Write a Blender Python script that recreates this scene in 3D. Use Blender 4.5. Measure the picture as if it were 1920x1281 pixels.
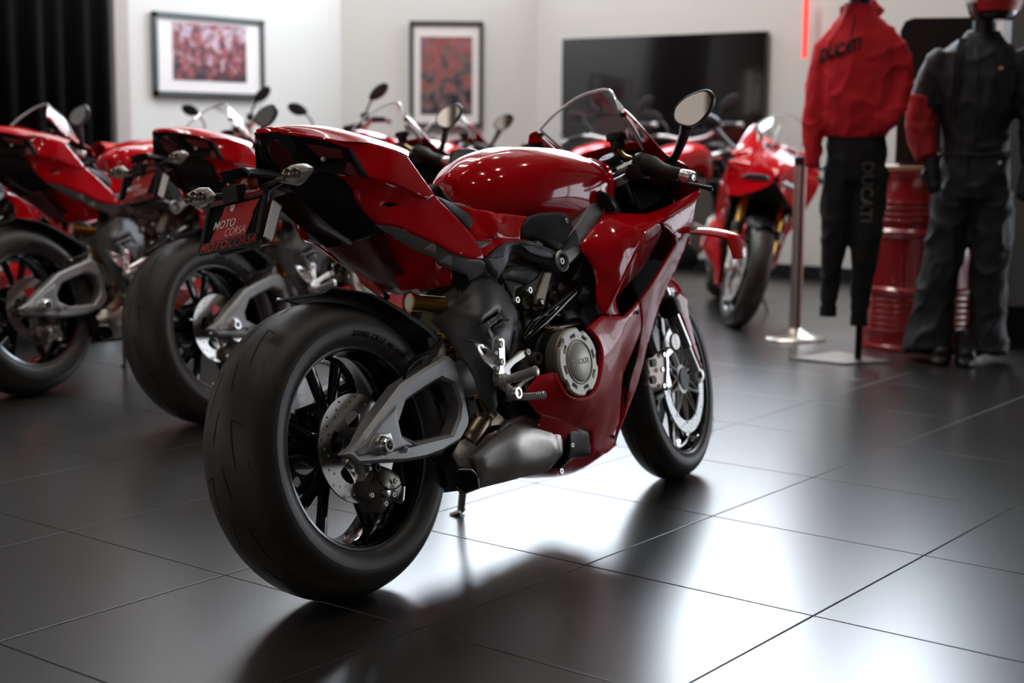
import bpy, bmesh, math, random
import numpy as np
from mathutils import Vector, Matrix
from mathutils.geometry import delaunay_2d_cdt, tessellate_polygon
PI = math.pi
for o in list(bpy.data.objects): bpy.data.objects.remove(o)
SC = bpy.context.scene
COL = SC.collection
random.seed(4)

# ---------------------------------------------------------------- camera
cam_d = bpy.data.cameras.new('camera'); cam = bpy.data.objects.new('camera', cam_d); COL.objects.link(cam)
cam_d.sensor_width = 36.0; cam_d.lens = 2789.9*36/1920
cam.location = (-3.4987, -2.01164, 1.03655)
_f = Vector((math.cos(.66005)*math.cos(-.13804), math.sin(.66005)*math.cos(-.13804), math.sin(-.13804)))
_r0 = Vector((math.sin(.66005), -math.cos(.66005), 0)); _u0 = _r0.cross(_f)
_r = math.cos(.00831)*_r0+math.sin(.00831)*_u0; _u = -math.sin(.00831)*_r0+math.cos(.00831)*_u0
cam.rotation_euler = Matrix((_r, _u, -_f)).transposed().to_euler()
cam_d.dof.use_dof = True; cam_d.dof.focus_distance = 3.45; cam_d.dof.aperture_fstop = 2.7; cam_d.dof.aperture_blades = 0
cam_d.clip_start = .05
SC.camera = cam
# ---------------------------------------------------------------- world, exposure
SC.view_settings.view_transform = 'Standard'; SC.view_settings.look = 'None'
SC.view_settings.gamma = 1; SC.view_settings.use_curve_mapping = False
SC.view_settings.exposure = 0.0
w = bpy.data.worlds.new('world'); SC.world = w; w.use_nodes = True
w.node_tree.nodes['Background'].inputs[0].default_value = (.80, .86, 1, 1)
w.node_tree.nodes['Background'].inputs[1].default_value = .06
def area(name, loc, target, sx, sy, power, col=(1, 1, 1), spread=180):
    d = bpy.data.lights.new(name, 'AREA'); d.shape = 'RECTANGLE'; d.size = sx; d.size_y = sy; d.energy = power; d.color = col
    d.spread = math.radians(spread)
    o = bpy.data.objects.new(name, d); COL.objects.link(o); o.location = loc
    o.rotation_euler = (Vector(target)-Vector(loc)).to_track_quat('-Z', 'Y').to_euler(); return o
LIGHTS_HERE = 1

# ---------------------------------------------------------------- materials
def mat(name, col, rough=.5, metal=0, coat=0, spec=.5, trans=0, emis=0, noise=0, nscale=40, bump=0, bscale=200, aniso=0, ior=1.45):
    m = bpy.data.materials.new(name); m.use_nodes = True; nt = m.node_tree; b = nt.nodes['Principled BSDF']
    c = (*col, 1)
    b.inputs['Base Color'].default_value = c; b.inputs['Roughness'].default_value = rough; b.inputs['Metallic'].default_value = metal
    b.inputs['Coat Weight'].default_value = coat; b.inputs['Coat Roughness'].default_value = .03
    b.inputs['Specular IOR Level'].default_value = spec; b.inputs['Transmission Weight'].default_value = trans
    b.inputs['IOR'].default_value = ior
    if emis: b.inputs['Emission Color'].default_value = c; b.inputs['Emission Strength'].default_value = emis
    tc = nt.nodes.new('ShaderNodeTexCoord')
    if noise:
        n = nt.nodes.new('ShaderNodeTexNoise'); n.inputs['Scale'].default_value = nscale; n.inputs['Detail'].default_value = 4
        nt.links.new(tc.outputs['Object'], n.inputs['Vector'])
        mx = nt.nodes.new('ShaderNodeMix'); mx.data_type = 'RGBA'
        mx.inputs['A'].default_value = tuple(v*(1-noise) for v in col)+(1,); mx.inputs['B'].default_value = tuple(min(1, v*(1+noise)) for v in col)+(1,)
        nt.links.new(n.outputs['Fac'], mx.inputs['Factor']); nt.links.new(mx.outputs['Result'], b.inputs['Base Color'])
        mr = nt.nodes.new('ShaderNodeMapRange'); mr.inputs['To Min'].default_value = max(0, rough-.5*noise*rough); mr.inputs['To Max'].default_value = min(1, rough+.5*noise*rough)
        nt.links.new(n.outputs['Fac'], mr.inputs['Value']); nt.links.new(mr.outputs['Result'], b.inputs['Roughness'])
    if bump:
        n = nt.nodes.new('ShaderNodeTexNoise'); n.inputs['Scale'].default_value = bscale; n.inputs['Detail'].default_value = 3
        nt.links.new(tc.outputs['Object'], n.inputs['Vector'])
        bp = nt.nodes.new('ShaderNodeBump'); bp.inputs['Strength'].default_value = bump; bp.inputs['Distance'].default_value = .001
        nt.links.new(n.outputs['Fac'], bp.inputs['Height']); nt.links.new(bp.outputs['Normal'], b.inputs['Normal'])
    return m
M = dict(
 red=mat('red_paint', (.62, .003, .010), .10, 0, .45, .18, noise=.04, nscale=3),
 redsatin=mat('red_lower_paint', (.70, .006, .016), .30, 0, .3, .35, noise=.04, nscale=3),
 black=mat('black_plastic', (.011, .011, .012), .42, spec=.35, noise=.2, nscale=60, bump=.15, bscale=900),
 blackgloss=mat('gloss_black', (.006, .006, .007), .12, coat=.6, noise=.1),
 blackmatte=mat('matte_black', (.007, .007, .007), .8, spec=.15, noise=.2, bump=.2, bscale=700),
 shield=mat('shield_plastic', (.095, .096, .103), .36, noise=.12, nscale=20, bump=.12, bscale=1200),
 rubber=mat('tyre_rubber', (.037, .032, .028), .42, noise=.25, nscale=25, bump=.2, bscale=500),
 rubberside=mat('tyre_sidewall', (.052, .048, .045), .42, noise=.2, nscale=40, bump=.15, bscale=300),
 groove=mat('tread_groove', (.004, .004, .004), .8, noise=.1),
 arm=mat('cast_grey_metal', (.36, .36, .365), .42, .6, noise=.12, nscale=150, bump=.3, bscale=1500),
 frame=mat('frame_grey', (.34, .345, .36), .45, .3, noise=.08, nscale=90, bump=.2, bscale=1500),
 framedark=mat('frame_dark', (.12, .122, .13), .45, .3, noise=.1, nscale=90, bump=.15, bscale=1200),
 alu=mat('machined_aluminium', (.66, .65, .63), .34, .75, noise=.08, nscale=120),
 alubright=mat('bright_aluminium', (.82, .81, .80), .25, .9, noise=.05, nscale=80),
 steel=mat('disc_steel', (.50, .485, .47), .24, 1, noise=.12, nscale=60),
 titan=mat('brushed_titanium', (.48, .45, .42), .36, .8, noise=.10, nscale=25, bump=.15, bscale=800),
 header=mat('header_pipe', (.30, .23, .15), .3, 1, noise=.25, nscale=20),
 engine=mat('engine_casting', (.10, .084, .062), .5, .6, noise=.2, nscale=60, bump=.35, bscale=500),
 cover=mat('clutch_cover_metal', (.62, .60, .55), .40, .3, noise=.06, nscale=60, bump=.1, bscale=900),
 covertan=mat('clutch_cover_side', (.22, .19, .14), .45, .7, noise=.1, nscale=60),
 gold=mat('gold_anodised', (.75, .42, .10), .28, 1, noise=.1),
 chrome=mat('chrome', (.75, .75, .76), .12, 1, noise=.05),
 mirror=mat('mirror_glass', (.45, .43, .42), .02, 1, noise=.02),
 screen=mat('clear_screen', (.97, .98, 1), .0, 0, trans=1, ior=1.3),
 lens=mat('clear_lens', (.62, .58, .53), .12, 0, trans=.25, spec=.9, coat=1, noise=.55, nscale=55),
 redlens=mat('red_lens', (.25, .004, .006), .1, coat=1, noise=.1),
 seat=mat('seat_vinyl', (.030, .030, .032), .6, noise=.12, nscale=200, bump=.6, bscale=900),
 white=mat('white_print', (.95, .94, .93), .4, noise=.02),
 redprint=mat('red_print', (.55, .02, .025), .4, noise=.04),
 platered=mat('plate_red', (.50, .018, .022), .45, noise=.06, nscale=20),
 reflector=mat('cream_reflector', (.75, .62, .40), .2, coat=1, noise=.06, nscale=300),
 caliper=mat('caliper_rear', (.26, .24, .21), .42, .8, noise=.15, nscale=80),
 caliper2=mat('caliper_front', (.30, .25, .22), .38, .85, noise=.12, nscale=80),
 redlensdark=mat('smoked_red_lens', (.045, .003, .004), .25, coat=.2, noise=.1),
 reddark=mat('dark_and_shaded_red', (.12, .005, .008), .4, coat=.4, noise=.2, nscale=30, bump=.2),  # darker copy of the red: shade inside the duct put into the colour
 headlamp=mat('headlamp_glass', (.02, .02, .022), .08, coat=1, noise=.1),
 edge_rimlight=mat('lit_screen_edge', (.86, .90, .92), .08, spec=.9, coat=1, noise=.03),  # rim light on the screen border put into a pale colour
 forkblack=mat('fork_black', (.012, .012, .013), .22, .6, coat=.5, noise=.1),
 forksteel=mat('fork_tube_steel', (.45, .45, .46), .15, 1, noise=.05),
 grip=mat('rubber_grip', (.022, .020, .019), .55, noise=.2, nscale=300, bump=.6, bscale=1200),
 rimsheen=mat('rim_lip_sheen', (.20, .21, .22), .22, .9, noise=.05),  # paler metal stands for the reflections on the lip
 lampcell=mat('lamp_cell', (.16, .12, .09), .25, .6, noise=.1),
 golddark=mat('gold_body', (.40, .20, .04), .3, .9, noise=.15),
 mirrorhouse=mat('mirror_shell', (.022, .022, .024), .4, noise=.1),
)
def track(m): return M[m] if isinstance(m, str) else m

# ---------------------------------------------------------------- mesh helpers.  Points are (forward, right, up)
def V(p): return (p[0], -p[1], p[2])
SMOOTH_ANG = 38
def finish(name, verts, faces, m, parent=None, sharp=SMOOTH_ANG, ident=True, label=None, flip=False):
    me = bpy.data.meshes.new(name)
    me.from_pydata([V(p) if ident else tuple(p) for p in verts], [], [list(f) for f in faces])
    bm = bmesh.new(); bm.from_mesh(me); bmesh.ops.remove_doubles(bm, verts=bm.verts, dist=1e-6)
    bmesh.ops.recalc_face_normals(bm, faces=bm.faces); bm.to_mesh(me); bm.free()
    me.polygons.foreach_set('use_smooth', [True]*len(me.polygons)); me.set_sharp_from_angle(angle=math.radians(sharp))
    me.materials.append(track(m)); me.update()
    o = bpy.data.objects.new(name, me); COL.objects.link(o)
    if parent is not None: o.parent = parent
    if label: o['label'] = label
    return o
def empty(name, loc=(0, 0, 0), rot=(0, 0, 0)):
    o = bpy.data.objects.new(name, None); COL.objects.link(o); o.location = loc; o.rotation_euler = rot; o.empty_display_size = .1; return o
def tag(o, label, cat, group=None, kind=None):
    if label: o['label'] = label
    if cat: o['category'] = cat
    if group: o['group'] = group
    if kind: o['kind'] = kind
    return o
def cr(pts, n, closed=False):
    P = [np.array(p, float) for p in pts]; L = len(P); out = []
    if L == 2 and not closed: return [P[0]*(1-i/n)+P[1]*i/n for i in range(n+1)]
    for i in range(L if closed else L-1):
        p1, p2 = P[i], P[(i+1) % L]
        p0 = P[(i-1) % L] if (closed or i > 0) else 2*p1-p2
        p3 = P[(i+2) % L] if (closed or i < L-2) else 2*p2-p1
        for k in range(n):
            t = k/n
            out.append(.5*((2*p1)+(-p0+p2)*t+(2*p0-5*p1+4*p2-p3)*t*t+(-p0+3*p1-3*p2+p3)*t**3))
    if not closed: out.append(P[-1])
    return out
def sym(half): # half: centre -> side; returns side(-) ... centre ... side(+)
    return [(p[0], -p[1], p[2]) for p in reversed(half[1:])]+list(half)
def loft(name, m, rows, parent=None, nu=3, nv=3, closed=False, th=0, caps=False, mirror=False, label=None, sharp=SMOOTH_ANG, lin=False):
    if lin: R = [[np.array(p, float) for p in r] for r in rows]
    else:
        R = [cr(r, nv, closed) for r in rows]
        cols = [cr([r[j] for r in R], nu) for j in range(len(R[0]))]
        R = [[c[i] for c in cols] for i in range(len(cols[0]))]
    nr, nc = len(R), len(R[0]); vs = [p for r in R for p in r]; fs = []
    for i in range(nr-1):
        for j in range(nc if closed else nc-1):
            fs.append((i*nc+j, i*nc+(j+1) % nc, (i+1)*nc+(j+1) % nc, (i+1)*nc+j))
    if caps:
        fs.append(tuple(range(nc))); fs.append(tuple((nr-1)*nc+j for j in range(nc)))
    if th:
        A = np.array(vs).reshape(nr, nc, 3)
        du = np.gradient(A, axis=0); dv = np.gradient(A, axis=1); N = np.cross(du, dv)
        N /= (np.linalg.norm(N, axis=2, keepdims=True)+1e-12)
        B = (A-N*th).reshape(-1, 3); k = len(vs); vs = vs+[p for p in B]; fs += [tuple(a+k for a in reversed(f)) for f in fs]
        rim = [(j, j+1) for j in range(nc-1)]+[((nr-1)*nc+j+1, (nr-1)*nc+j) for j in range(nc-1)]
        rim += [((i+1)*nc, i*nc) for i in range(nr-1)]+[(i*nc+nc-1, (i+1)*nc+nc-1) for i in range(nr-1)]
        fs += [(a, b, b+k, a+k) for a, b in rim]
    o = finish(name, vs, fs, m, parent, sharp, label=label)
    if mirror: finish(name, [(p[0], -p[1], p[2]) for p in vs], fs, m, parent, sharp, label=label)
    return o
def inpoly(x, z, P):
    c = False; j = len(P)-1
    for i in range(len(P)):
        if (P[i][1] > z) != (P[j][1] > z) and x < (P[j][0]-P[i][0])*(z-P[i][1])/(P[j][1]-P[i][1])+P[i][0]: c = not c
        j = i
    return c
def segd(px, pz, P):
    A = np.array(P); B = np.roll(A, -1, 0); D = B-A; L = (D**2).sum(1)+1e-12
    t = np.clip(((px-A[:, 0])*D[:, 0]+(pz-A[:, 1])*D[:, 1])/L, 0, 1)
    return float(np.sqrt((px-A[:, 0]-t*D[:, 0])**2+(pz-A[:, 1]-t*D[:, 1])**2).min())
def dens(P, step, smooth=0):
    if smooth: P = cr(P, smooth, True)
    out = []
    for i in range(len(P)):
        a, b = np.array(P[i], float), np.array(P[(i+1) % len(P)], float)
        n = max(1, int(round(np.linalg.norm((b-a)[[0, 2]])/step)))
        for k in range(n): out.append(a+(b-a)*k/n)
    return out
def tps(pts, lam=1e-6):
    P = np.array([(p[0], p[2]) for p in pts]); r = np.array([p[1] for p in pts]); n = len(P)
    d = np.sqrt(((P[:, None]-P[None])**2).sum(2)); K = np.where(d > 0, d*d*np.log(d+1e-12), 0)+lam*np.eye(n)
    Q = np.c_[np.ones(n), P]; A = np.r_[np.c_[K, Q], np.c_[Q.T, np.zeros((3, 3))]]
    s = np.linalg.lstsq(A, np.r_[r, 0, 0, 0], rcond=None)[0]
    def f(x, z):
        d = np.sqrt((P[:, 0]-x)**2+(P[:, 1]-z)**2); return float((s[:n]*np.where(d > 0, d*d*np.log(d+1e-12), 0)).sum()+s[n]+s[n+1]*x+s[n+2]*z)
    return f
def panel(name, m, outline, parent=None, ctrl=(), holes=(), th=.004, step=.014, edge=.0025, ew=.006, mirror=False, smooth=0, hsmooth=0, label=None, fix=None, lam=2e-6, sharp=SMOOTH_ANG):
    """thin shell seen in side view: outline + control points give the depth by a smooth fit"""
    f = tps(list(outline)+list(ctrl)+[q for h in holes for q in h], lam) if fix is None else fix
    O = dens(outline, step, smooth); H = [dens(h, step, hsmooth) for h in holes]
    O2 = [(p[0], p[2]) for p in O]; H2 = [[(p[0], p[2]) for p in h] for h in H]
    loops = [O2]+H2; vs = []; es = []
    for L in loops:
        b = len(vs); vs += L; es += [(b+i, b+(i+1) % len(L)) for i in range(len(L))]
    xs = [p[0] for p in O2]; zs = [p[1] for p in O2]
    def ok(x, z, mn):
        return inpoly(x, z, O2) and not any(inpoly(x, z, h) for h in H2) and min(segd(x, z, L) for L in loops) > mn
    # ring just inside the borders for the rounded edge
    if edge:
        for L in loops:
            A = np.array(L); T = np.roll(A, -1, 0)-np.roll(A, 1, 0); T /= np.linalg.norm(T, axis=1, keepdims=True)+1e-9
            for s in (1, -1):
                for wd in (.5, 1.0):
                    for p, t in zip(A, T):
                        x, z = p[0]-s*t[1]*ew*wd, p[1]+s*t[0]*ew*wd
                        if ok(x, z, ew*wd*.8): vs.append((x, z))
    nx = 0
    x = min(xs)
    while x < max(xs):
        z = min(zs)+(step*.43 if nx % 2 else 0); nx += 1
        while z < max(zs):
            if ok(x, z, max(step*.5, ew*1.3)): vs.append((x, z))
            z += step*1.0
        x += step*.87
    r = delaunay_2d_cdt([Vector(v) for v in vs], es, [], 0, 1e-5)
    cv, cf = r[0], r[2]; tri = []
    for t in cf:
        cx = sum(cv[i][0] for i in t)/len(t); cz = sum(cv[i][1] for i in t)/len(t)
        if inpoly(cx, cz, O2) and not any(inpoly(cx, cz, h) for h in H2): tri.append(tuple(t))
    P = []
    for v in cv:
        rr = f(v[0], v[1])
        if edge:
            d = min(segd(v[0], v[1], L) for L in loops)
            if d < ew: rr -= edge*(1-d/ew)**2
        P.append((v[0], rr, v[1]))
    n = len(P); cnt = {}
    for t in tri:
        for i in range(3): a, b = t[i], t[(i+1) % 3]; cnt[(a, b)] = 1
    bd = [(a, b) for (a, b) in cnt if (b, a) not in cnt]
    back = [(p[0], p[1]-th, p[2]) for p in P]
    fs = tri+[tuple(i+n for i in reversed(t)) for t in tri]+[(b, a, a+n, b+n) for a, b in bd]
    o = finish(name, P+back, fs, m, parent, sharp, label=label)
    if mirror: finish(name, [(p[0], -p[1], p[2]) for p in P+back], fs, m, parent, sharp, label=label)
    return o
def prism(name, m, outline, r0, r1, parent=None, holes=(), bev=.002, mirror=False, label=None, sharp=30, smooth=0, hsmooth=0, step=9):
    """solid plate between r0 and r1; outline points (x, r_offset, z): r_offset is added to both faces"""
    loops = [dens(outline, step, smooth)]+[dens(h, step, hsmooth) for h in holes]
    vs = []; fs = []; rings = []
    hi, lo = max(r0, r1), min(r0, r1)
    def inset(L, w, hole):
        A = np.array([(p[0], p[2]) for p in L]); ar = .5*(A[:, 0]*np.roll(A[:, 1], -1)-np.roll(A[:, 0], -1)*A[:, 1]).sum()
        s = (1 if ar > 0 else -1)*(-1 if hole else 1)
        E1 = A-np.roll(A, 1, 0); E2 = np.roll(A, -1, 0)-A
        N1 = np.c_[-E1[:, 1], E1[:, 0]]/(np.linalg.norm(E1, axis=1, keepdims=True)+1e-9); N2 = np.c_[-E2[:, 1], E2[:, 0]]/(np.linalg.norm(E2, axis=1, keepdims=True)+1e-9)
        N = N1+N2; k = (N**2).sum(1, keepdims=True)/2; N = N/np.maximum(k, .35)
        return A+s*w*N
    tops = []; bots = []
    for li, L in enumerate(loops):
        I = inset(L, bev, li > 0); n = len(L); base = len(vs)
        for p, q in zip(L, I): vs.append((q[0], hi+p[1], q[1]))
        for p in L: vs.append((p[0], hi-bev+p[1], p[2]))
        for p in L: vs.append((p[0], lo+bev+p[1], p[2]))
        for p, q in zip(L, I): vs.append((q[0], lo+p[1], q[1]))
        for k in range(3):
            for i in range(n): j = (i+1) % n; fs.append((base+k*n+i, base+k*n+j, base+(k+1)*n+j, base+(k+1)*n+i))
        tops.append([(base+i) for i in range(n)]); bots.append([base+3*n+i for i in range(n)])
    for T in (tops, bots):
        flat = [i for t in T for i in t]
        tr = tessellate_polygon([[Vector((vs[i][0], vs[i][2], 0)) for i in t] for t in T])
        fs += [tuple(flat[i] for i in t) for t in tr]
    o = finish(name, vs, fs, m, parent, sharp, label=label)
    if mirror: finish(name, [(p[0], -p[1], p[2]) for p in vs], fs, m, parent, sharp, label=label)
    return o
def basis(d):
    d = np.array(d, float); d /= np.linalg.norm(d); a = np.array([0, 0, 1.]) if abs(d[2]) < .9 else np.array([1., 0, 0])
    u = np.cross(d, a); u /= np.linalg.norm(u); return d, u, np.cross(d, u)
def tubedata(pts, rad, n=10, smooth=4, caps=True, flat=1.0):
    P = cr(pts, smooth) if smooth and len(pts) > 2 else [np.array(p, float) for p in pts]
    if np.isscalar(rad): Rr = [rad]*len(P)
    else:
        Rr = list(np.interp(np.linspace(0, len(rad)-1, len(P)), range(len(rad)), rad))
    vs = []; fs = []; u = None
    for i, p in enumerate(P):
        d = P[min(i+1, len(P)-1)]-P[max(i-1, 0)]; d = d/(np.linalg.norm(d)+1e-12)
        if u is None: _, u, _ = basis(d)
        u = u-d*(u@d); u /= np.linalg.norm(u)+1e-12; w_ = np.cross(d, u)
        for k in range(n): a = 2*PI*k/n; vs.append(p+Rr[i]*(math.cos(a)*u+flat*math.sin(a)*w_))
    for i in range(len(P)-1):
        for k in range(n): fs.append((i*n+k, i*n+(k+1) % n, (i+1)*n+(k+1) % n, (i+1)*n+k))
    if caps: fs.append(tuple(range(n))); fs.append(tuple((len(P)-1)*n+k for k in range(n)))
    return vs, fs
def tube(name, m, pts, rad, parent=None, n=10, smooth=4, label=None, mirror=False, flat=1.0):
    vs, fs = tubedata(pts, rad, n, smooth, True, flat); o = finish(name, vs, fs, m, parent, label=label)
    if mirror: finish(name, [(p[0], -p[1], p[2]) for p in vs], fs, m, parent, label=label)
    return o
def lathedata(prof, c, d, n=32, a0=0, a1=2*PI):
    """prof: (radius, along) pairs"""
    d, u, v = basis(d); c = np.array(c, float); vs = []; fs = []; full = abs(a1-a0-2*PI) < 1e-6; na = n if full else n+1
    for k in range(na):
        a = a0+(a1-a0)*k/n; e = math.cos(a)*u+math.sin(a)*v
        for r, t in prof: vs.append(c+d*t+e*r)
    L = len(prof)
    for k in range(n):
        for j in range(L-1): fs.append((k*L+j, k*L+j+1, ((k+1) % na)*L+j+1, ((k+1) % na)*L+j))
    return vs, fs
def lathe(name, m, prof, c, d=(0, 1, 0), n=32, parent=None, label=None, mirror=False, sharp=SMOOTH_ANG):
    vs, fs = lathedata(prof, c, d, n); o = finish(name, vs, fs, m, parent, sharp, label=label)
    if mirror: finish(name, [(p[0], -p[1], p[2]) for p in vs], fs, m, parent, sharp, label=label)
    return o
def boxdata(c, s, ax=None, bev=.0):
    c = np.array(c, float); ax = np.eye(3) if ax is None else np.array(ax, float); vs = []; fs = []
    h = np.array(s)/2; b = min(bev, *(h*.6)) if bev else 0
    if not b:
        for i in (-1, 1):
            for j in (-1, 1):
                for k in (-1, 1): vs.append(c+ax[0]*i*h[0]+ax[1]*j*h[1]+ax[2]*k*h[2])
        return vs, [(0, 1, 3, 2), (4, 6, 7, 5), (0, 4, 5, 1), (2, 3, 7, 6), (0, 2, 6, 4), (1, 5, 7, 3)]
    bm = bmesh.new(); bmesh.ops.create_cube(bm, size=1)
    for v in bm.verts: v.co = Vector((v.co.x*s[0], v.co.y*s[1], v.co.z*s[2]))
    bmesh.ops.bevel(bm, geom=bm.edges[:], offset=b, segments=2, profile=.6, affect='EDGES')
    bm.verts.index_update(); vs = [c+ax[0]*v.co.x+ax[1]*v.co.y+ax[2]*v.co.z for v in bm.verts]; fs = [tuple(v.index for v in f.verts) for f in bm.faces]; bm.free()
    return vs, fs
def box(name, m, c, s, parent=None, ax=None, bev=.003, label=None, mirror=False, ident=True):
    vs, fs = boxdata(c, s, ax, bev); o = finish(name, vs, fs, m, parent, ident=ident, label=label)
    if mirror: finish(name, [(p[0], -p[1], p[2]) for p in vs], fs, m, parent, label=label)
    return o
def merge(name, m, datas, parent=None, label=None, ident=True, sharp=SMOOTH_ANG, mirror=False):
    vs = []; fs = []
    for v, f in datas: k = len(vs); vs += list(v); fs += [tuple(i+k for i in q) for q in f]
    o = finish(name, vs, fs, m, parent, sharp, ident=ident, label=label)
    if mirror: finish(name, [(p[0], -p[1], p[2]) for p in vs], fs, m, parent, sharp, label=label)
    return o
def boltdata(c, d=(0, 1, 0), r=.007, h=.006):
    return lathedata([(0, 0), (r, 0), (r, h*.7), (r*.8, h), (r*.5, h), (r*.45, h*.45), (0, h*.45)], c, d, 14)
def bolt(c, parent, m='alu', d=(0, 1, 0), r=.007, h=.006, name='bolt'):
    vs, fs = boltdata(c, d, r, h); return finish(name, vs, fs, m, parent)
def textdata(s, size=1, shear=0, off=0, ext=0, align='CENTER', sub=0):
    cu = bpy.data.curves.new('t', 'FONT'); cu.body = s; cu.size = size; cu.shear = shear; cu.offset = off; cu.extrude = ext
    cu.align_x = align; cu.align_y = 'CENTER'; cu.resolution_u = 3
    o = bpy.data.objects.new('t', cu); COL.objects.link(o); dg = bpy.context.evaluated_depsgraph_get(); dg.update()
    me = bpy.data.meshes.new_from_object(o.evaluated_get(dg))
    vs = [tuple(v.co) for v in me.vertices]; fs = [tuple(p.vertices) for p in me.polygons]
    bpy.data.objects.remove(o); bpy.data.curves.remove(cu); bpy.data.meshes.remove(me)
    return vs, fs
def textfit(name, m, s, w_, h_, fn, parent=None, shear=.25, off=0, ident=True):
    vs, fs = textdata(s, 1, shear, off/max(h_, 1e-6)*.7)
    A = np.array(vs); mn = A.min(0); mx = A.max(0); c = (mn+mx)/2; d = mx-mn
    return finish(name, [fn((v[0]-c[0])/d[0]*w_, (v[1]-c[1])/d[1]*h_, 0) for v in vs], fs, m, parent, ident=ident)
def text(name, m, s, fn, parent=None, size=1, shear=0, off=0, ext=0, ident=True, label=None, sx=1):
    vs, fs = textdata(s, size, shear, off, ext); return finish(name, [fn(v[0]*sx, v[1], v[2]) for v in vs], fs, m, parent, ident=ident, label=label)
def planefn(o, u, v, n):
    o, u, v, n = [np.array(q, float) for q in (o, u, v, n)]
    return lambda a, b, c=0: o+u*a+v*b+n*c
def copytree(o, parent=None):
    c = o.copy(); COL.objects.link(c)
    if parent is not None:
        c.parent = parent; c.matrix_parent_inverse = o.matrix_parent_inverse.copy()
    for ch in o.children: copytree(ch, c)
    return c

# ================================================================ the sport motorcycle (forward, right, up), origin under the rear tyre
LEAN = .19975; STEER = .15209
def circ2(R, n, cx=0, cz=0, r=0, a0=0): return [(cx+R*math.cos(a0+2*PI*i/n), r, cz+R*math.sin(a0+2*PI*i/n)) for i in range(n)]
def dens3(seg):
    out = []
    for (a0, b0), (a1, b1) in zip(seg[:-1], seg[1:]):
        for k in range(5): out.append((a0+(a1-a0)*k/5, b0+(b1-b0)*k/5))
    return out+[seg[-1]]
def make_wheel(root, name, Ro, hw, bead, rimhw, loc, rz, front):
    prof_out = [(bead-.002, -rimhw+.004), (bead+.010, -rimhw-.004), (bead+.016, -hw*.93), (bead+(Ro-bead)*.28, -hw*.99), (bead+(Ro-bead)*.42, -hw), (bead+(Ro-bead)*.55, -hw*.965),
                (bead+(Ro-bead)*.70, -hw*.86), (bead+(Ro-bead)*.83, -hw*.69), (bead+(Ro-bead)*.93, -hw*.45), (bead+(Ro-bead)*.985, -hw*.2)]
    half = prof_out+[(Ro, 0)]; prof = [(p[0], p[1]) for p in half]+[(p[0], -p[1]) for p in reversed(prof_out)]
    cpr = [(q[0], q[1]) for q in cr([(a, b, 0) for a, b in prof], 3)]
    rt = bead+.006
    rimp = [(bead+.002, rimhw-.006), (rt-.001, rimhw-.002), (rt+.001, rimhw+.002), (rt-.002, rimhw+.005), (rt-.007, rimhw+.003), (rt-.010, rimhw-.003), (rt-.0125, rimhw-.004), (rt-.0145, rimhw-.010), (rt-.022, rimhw-.026), (rt-.028, rimhw*.45), (rt-.030, 0)]
    rp = rimp+[(a, -b) for a, b in reversed(rimp[:-1])]
    rp = rp+[(bead-.006, -rimhw*.5), (bead-.012, 0), (bead-.006, rimhw*.5), rp[0]]
    o = lathe(name, 'blackgloss', rp, (0, 0, 0), n=96, parent=root)
    o.location = (loc[0], -loc[1], loc[2]); o.rotation_euler = (0, 0, rz)
    lathe('tyre', 'rubber', cpr, (0, 0, 0), n=112, parent=o, sharp=60)
    # smooth sidewall rings
    for s in (1, -1):
        pr_ = [(bead+.004, s*(rimhw+.0015)), (bead+.012, s*(hw*.925+.0008)), (bead+(Ro-bead)*.28, s*(hw*.99+.001)), (bead+(Ro-bead)*.40, s*(hw+.0008))]
        lathe('sidewall_ring', 'rubberside', pr_, (0, 0, 0), n=96, parent=o)
    for s in (1, -1):
        lathe('rim_sheen_ring', 'rimsheen', [(rt+.0008, s*(rimhw+.002)), (rt+.0016, s*(rimhw+.0045)), (rt-.002, s*(rimhw+.0062)), (rt-.0074, s*(rimhw+.0042))], (0, 0, 0), n=96, parent=o)  # added ring: sheen of the gloss black lip put into its colour
    # tread grooves
    tp = np.array([p[1] for p in prof]); tr_ = np.array([p[0] for p in prof])
    def crown(rr):
        return float(np.interp(rr, tp[np.argsort(tp)], tr_[np.argsort(tp)]))
    data = []
    ng = 9 if not front else 8
    for k in range(ng):
        for s in (1, -1):
            a0 = 2*PI*(k+(.5 if s < 0 else 0))/ng
            for seg in ([(.035, .56), (.0, .30), (.17, .35), (.36, .40)], [(.30, .66), (.44, .74), (.56, .84)], [(.30, .06), (.44, .12), (.56, .17)]):
                pts = []
                for da, q, _z in cr([(a, b, 0) for a, b in dens3(seg)], 1):
                    a = a0+da*(1 if s > 0 else 1)*.9; rr = s*q*hw; R_ = crown(rr); pts.append((a, rr, R_))
                vs = []; fs = []
                for i, (a, rr, R_) in enumerate(pts):
                    wd = .0021*(1-.75*abs(2*i/(len(pts)-1)-1)**3)
                    b_ = pts[min(i+1, len(pts)-1)]; c_ = pts[max(i-1, 0)]
                    ta, tr2 = (b_[0]-c_[0])*R_, b_[1]-c_[1]; L_ = math.hypot(ta, tr2)+1e-9; ta /= L_; tr2 /= L_
                    for sg in (-1, 1):
                        aa = a-sg*tr2*wd/R_; r2 = rr+sg*ta*wd; R2 = crown(r2)+.0006
                        vs.append((R2*math.cos(aa), r2, R2*math.sin(aa)))
                for i in range(len(pts)-1): fs.append((2*i, 2*i+1, 2*i+3, 2*i+2))
                data.append((vs, fs))
    merge('tread_groove', 'groove', data, o)['kind'] = 'stuff'
    # hub
    lathe('hub', 'black', [(0, -.075), (.030, -.075), (.034, -.05), (.026, -.03), (.026, .03), (.036, .05), (.034, .07), (0, .07)], (0, 0, 0), n=32, parent=o)
    ns = 5
    a_off = math.radians(-128 if not front else -80)
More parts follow.
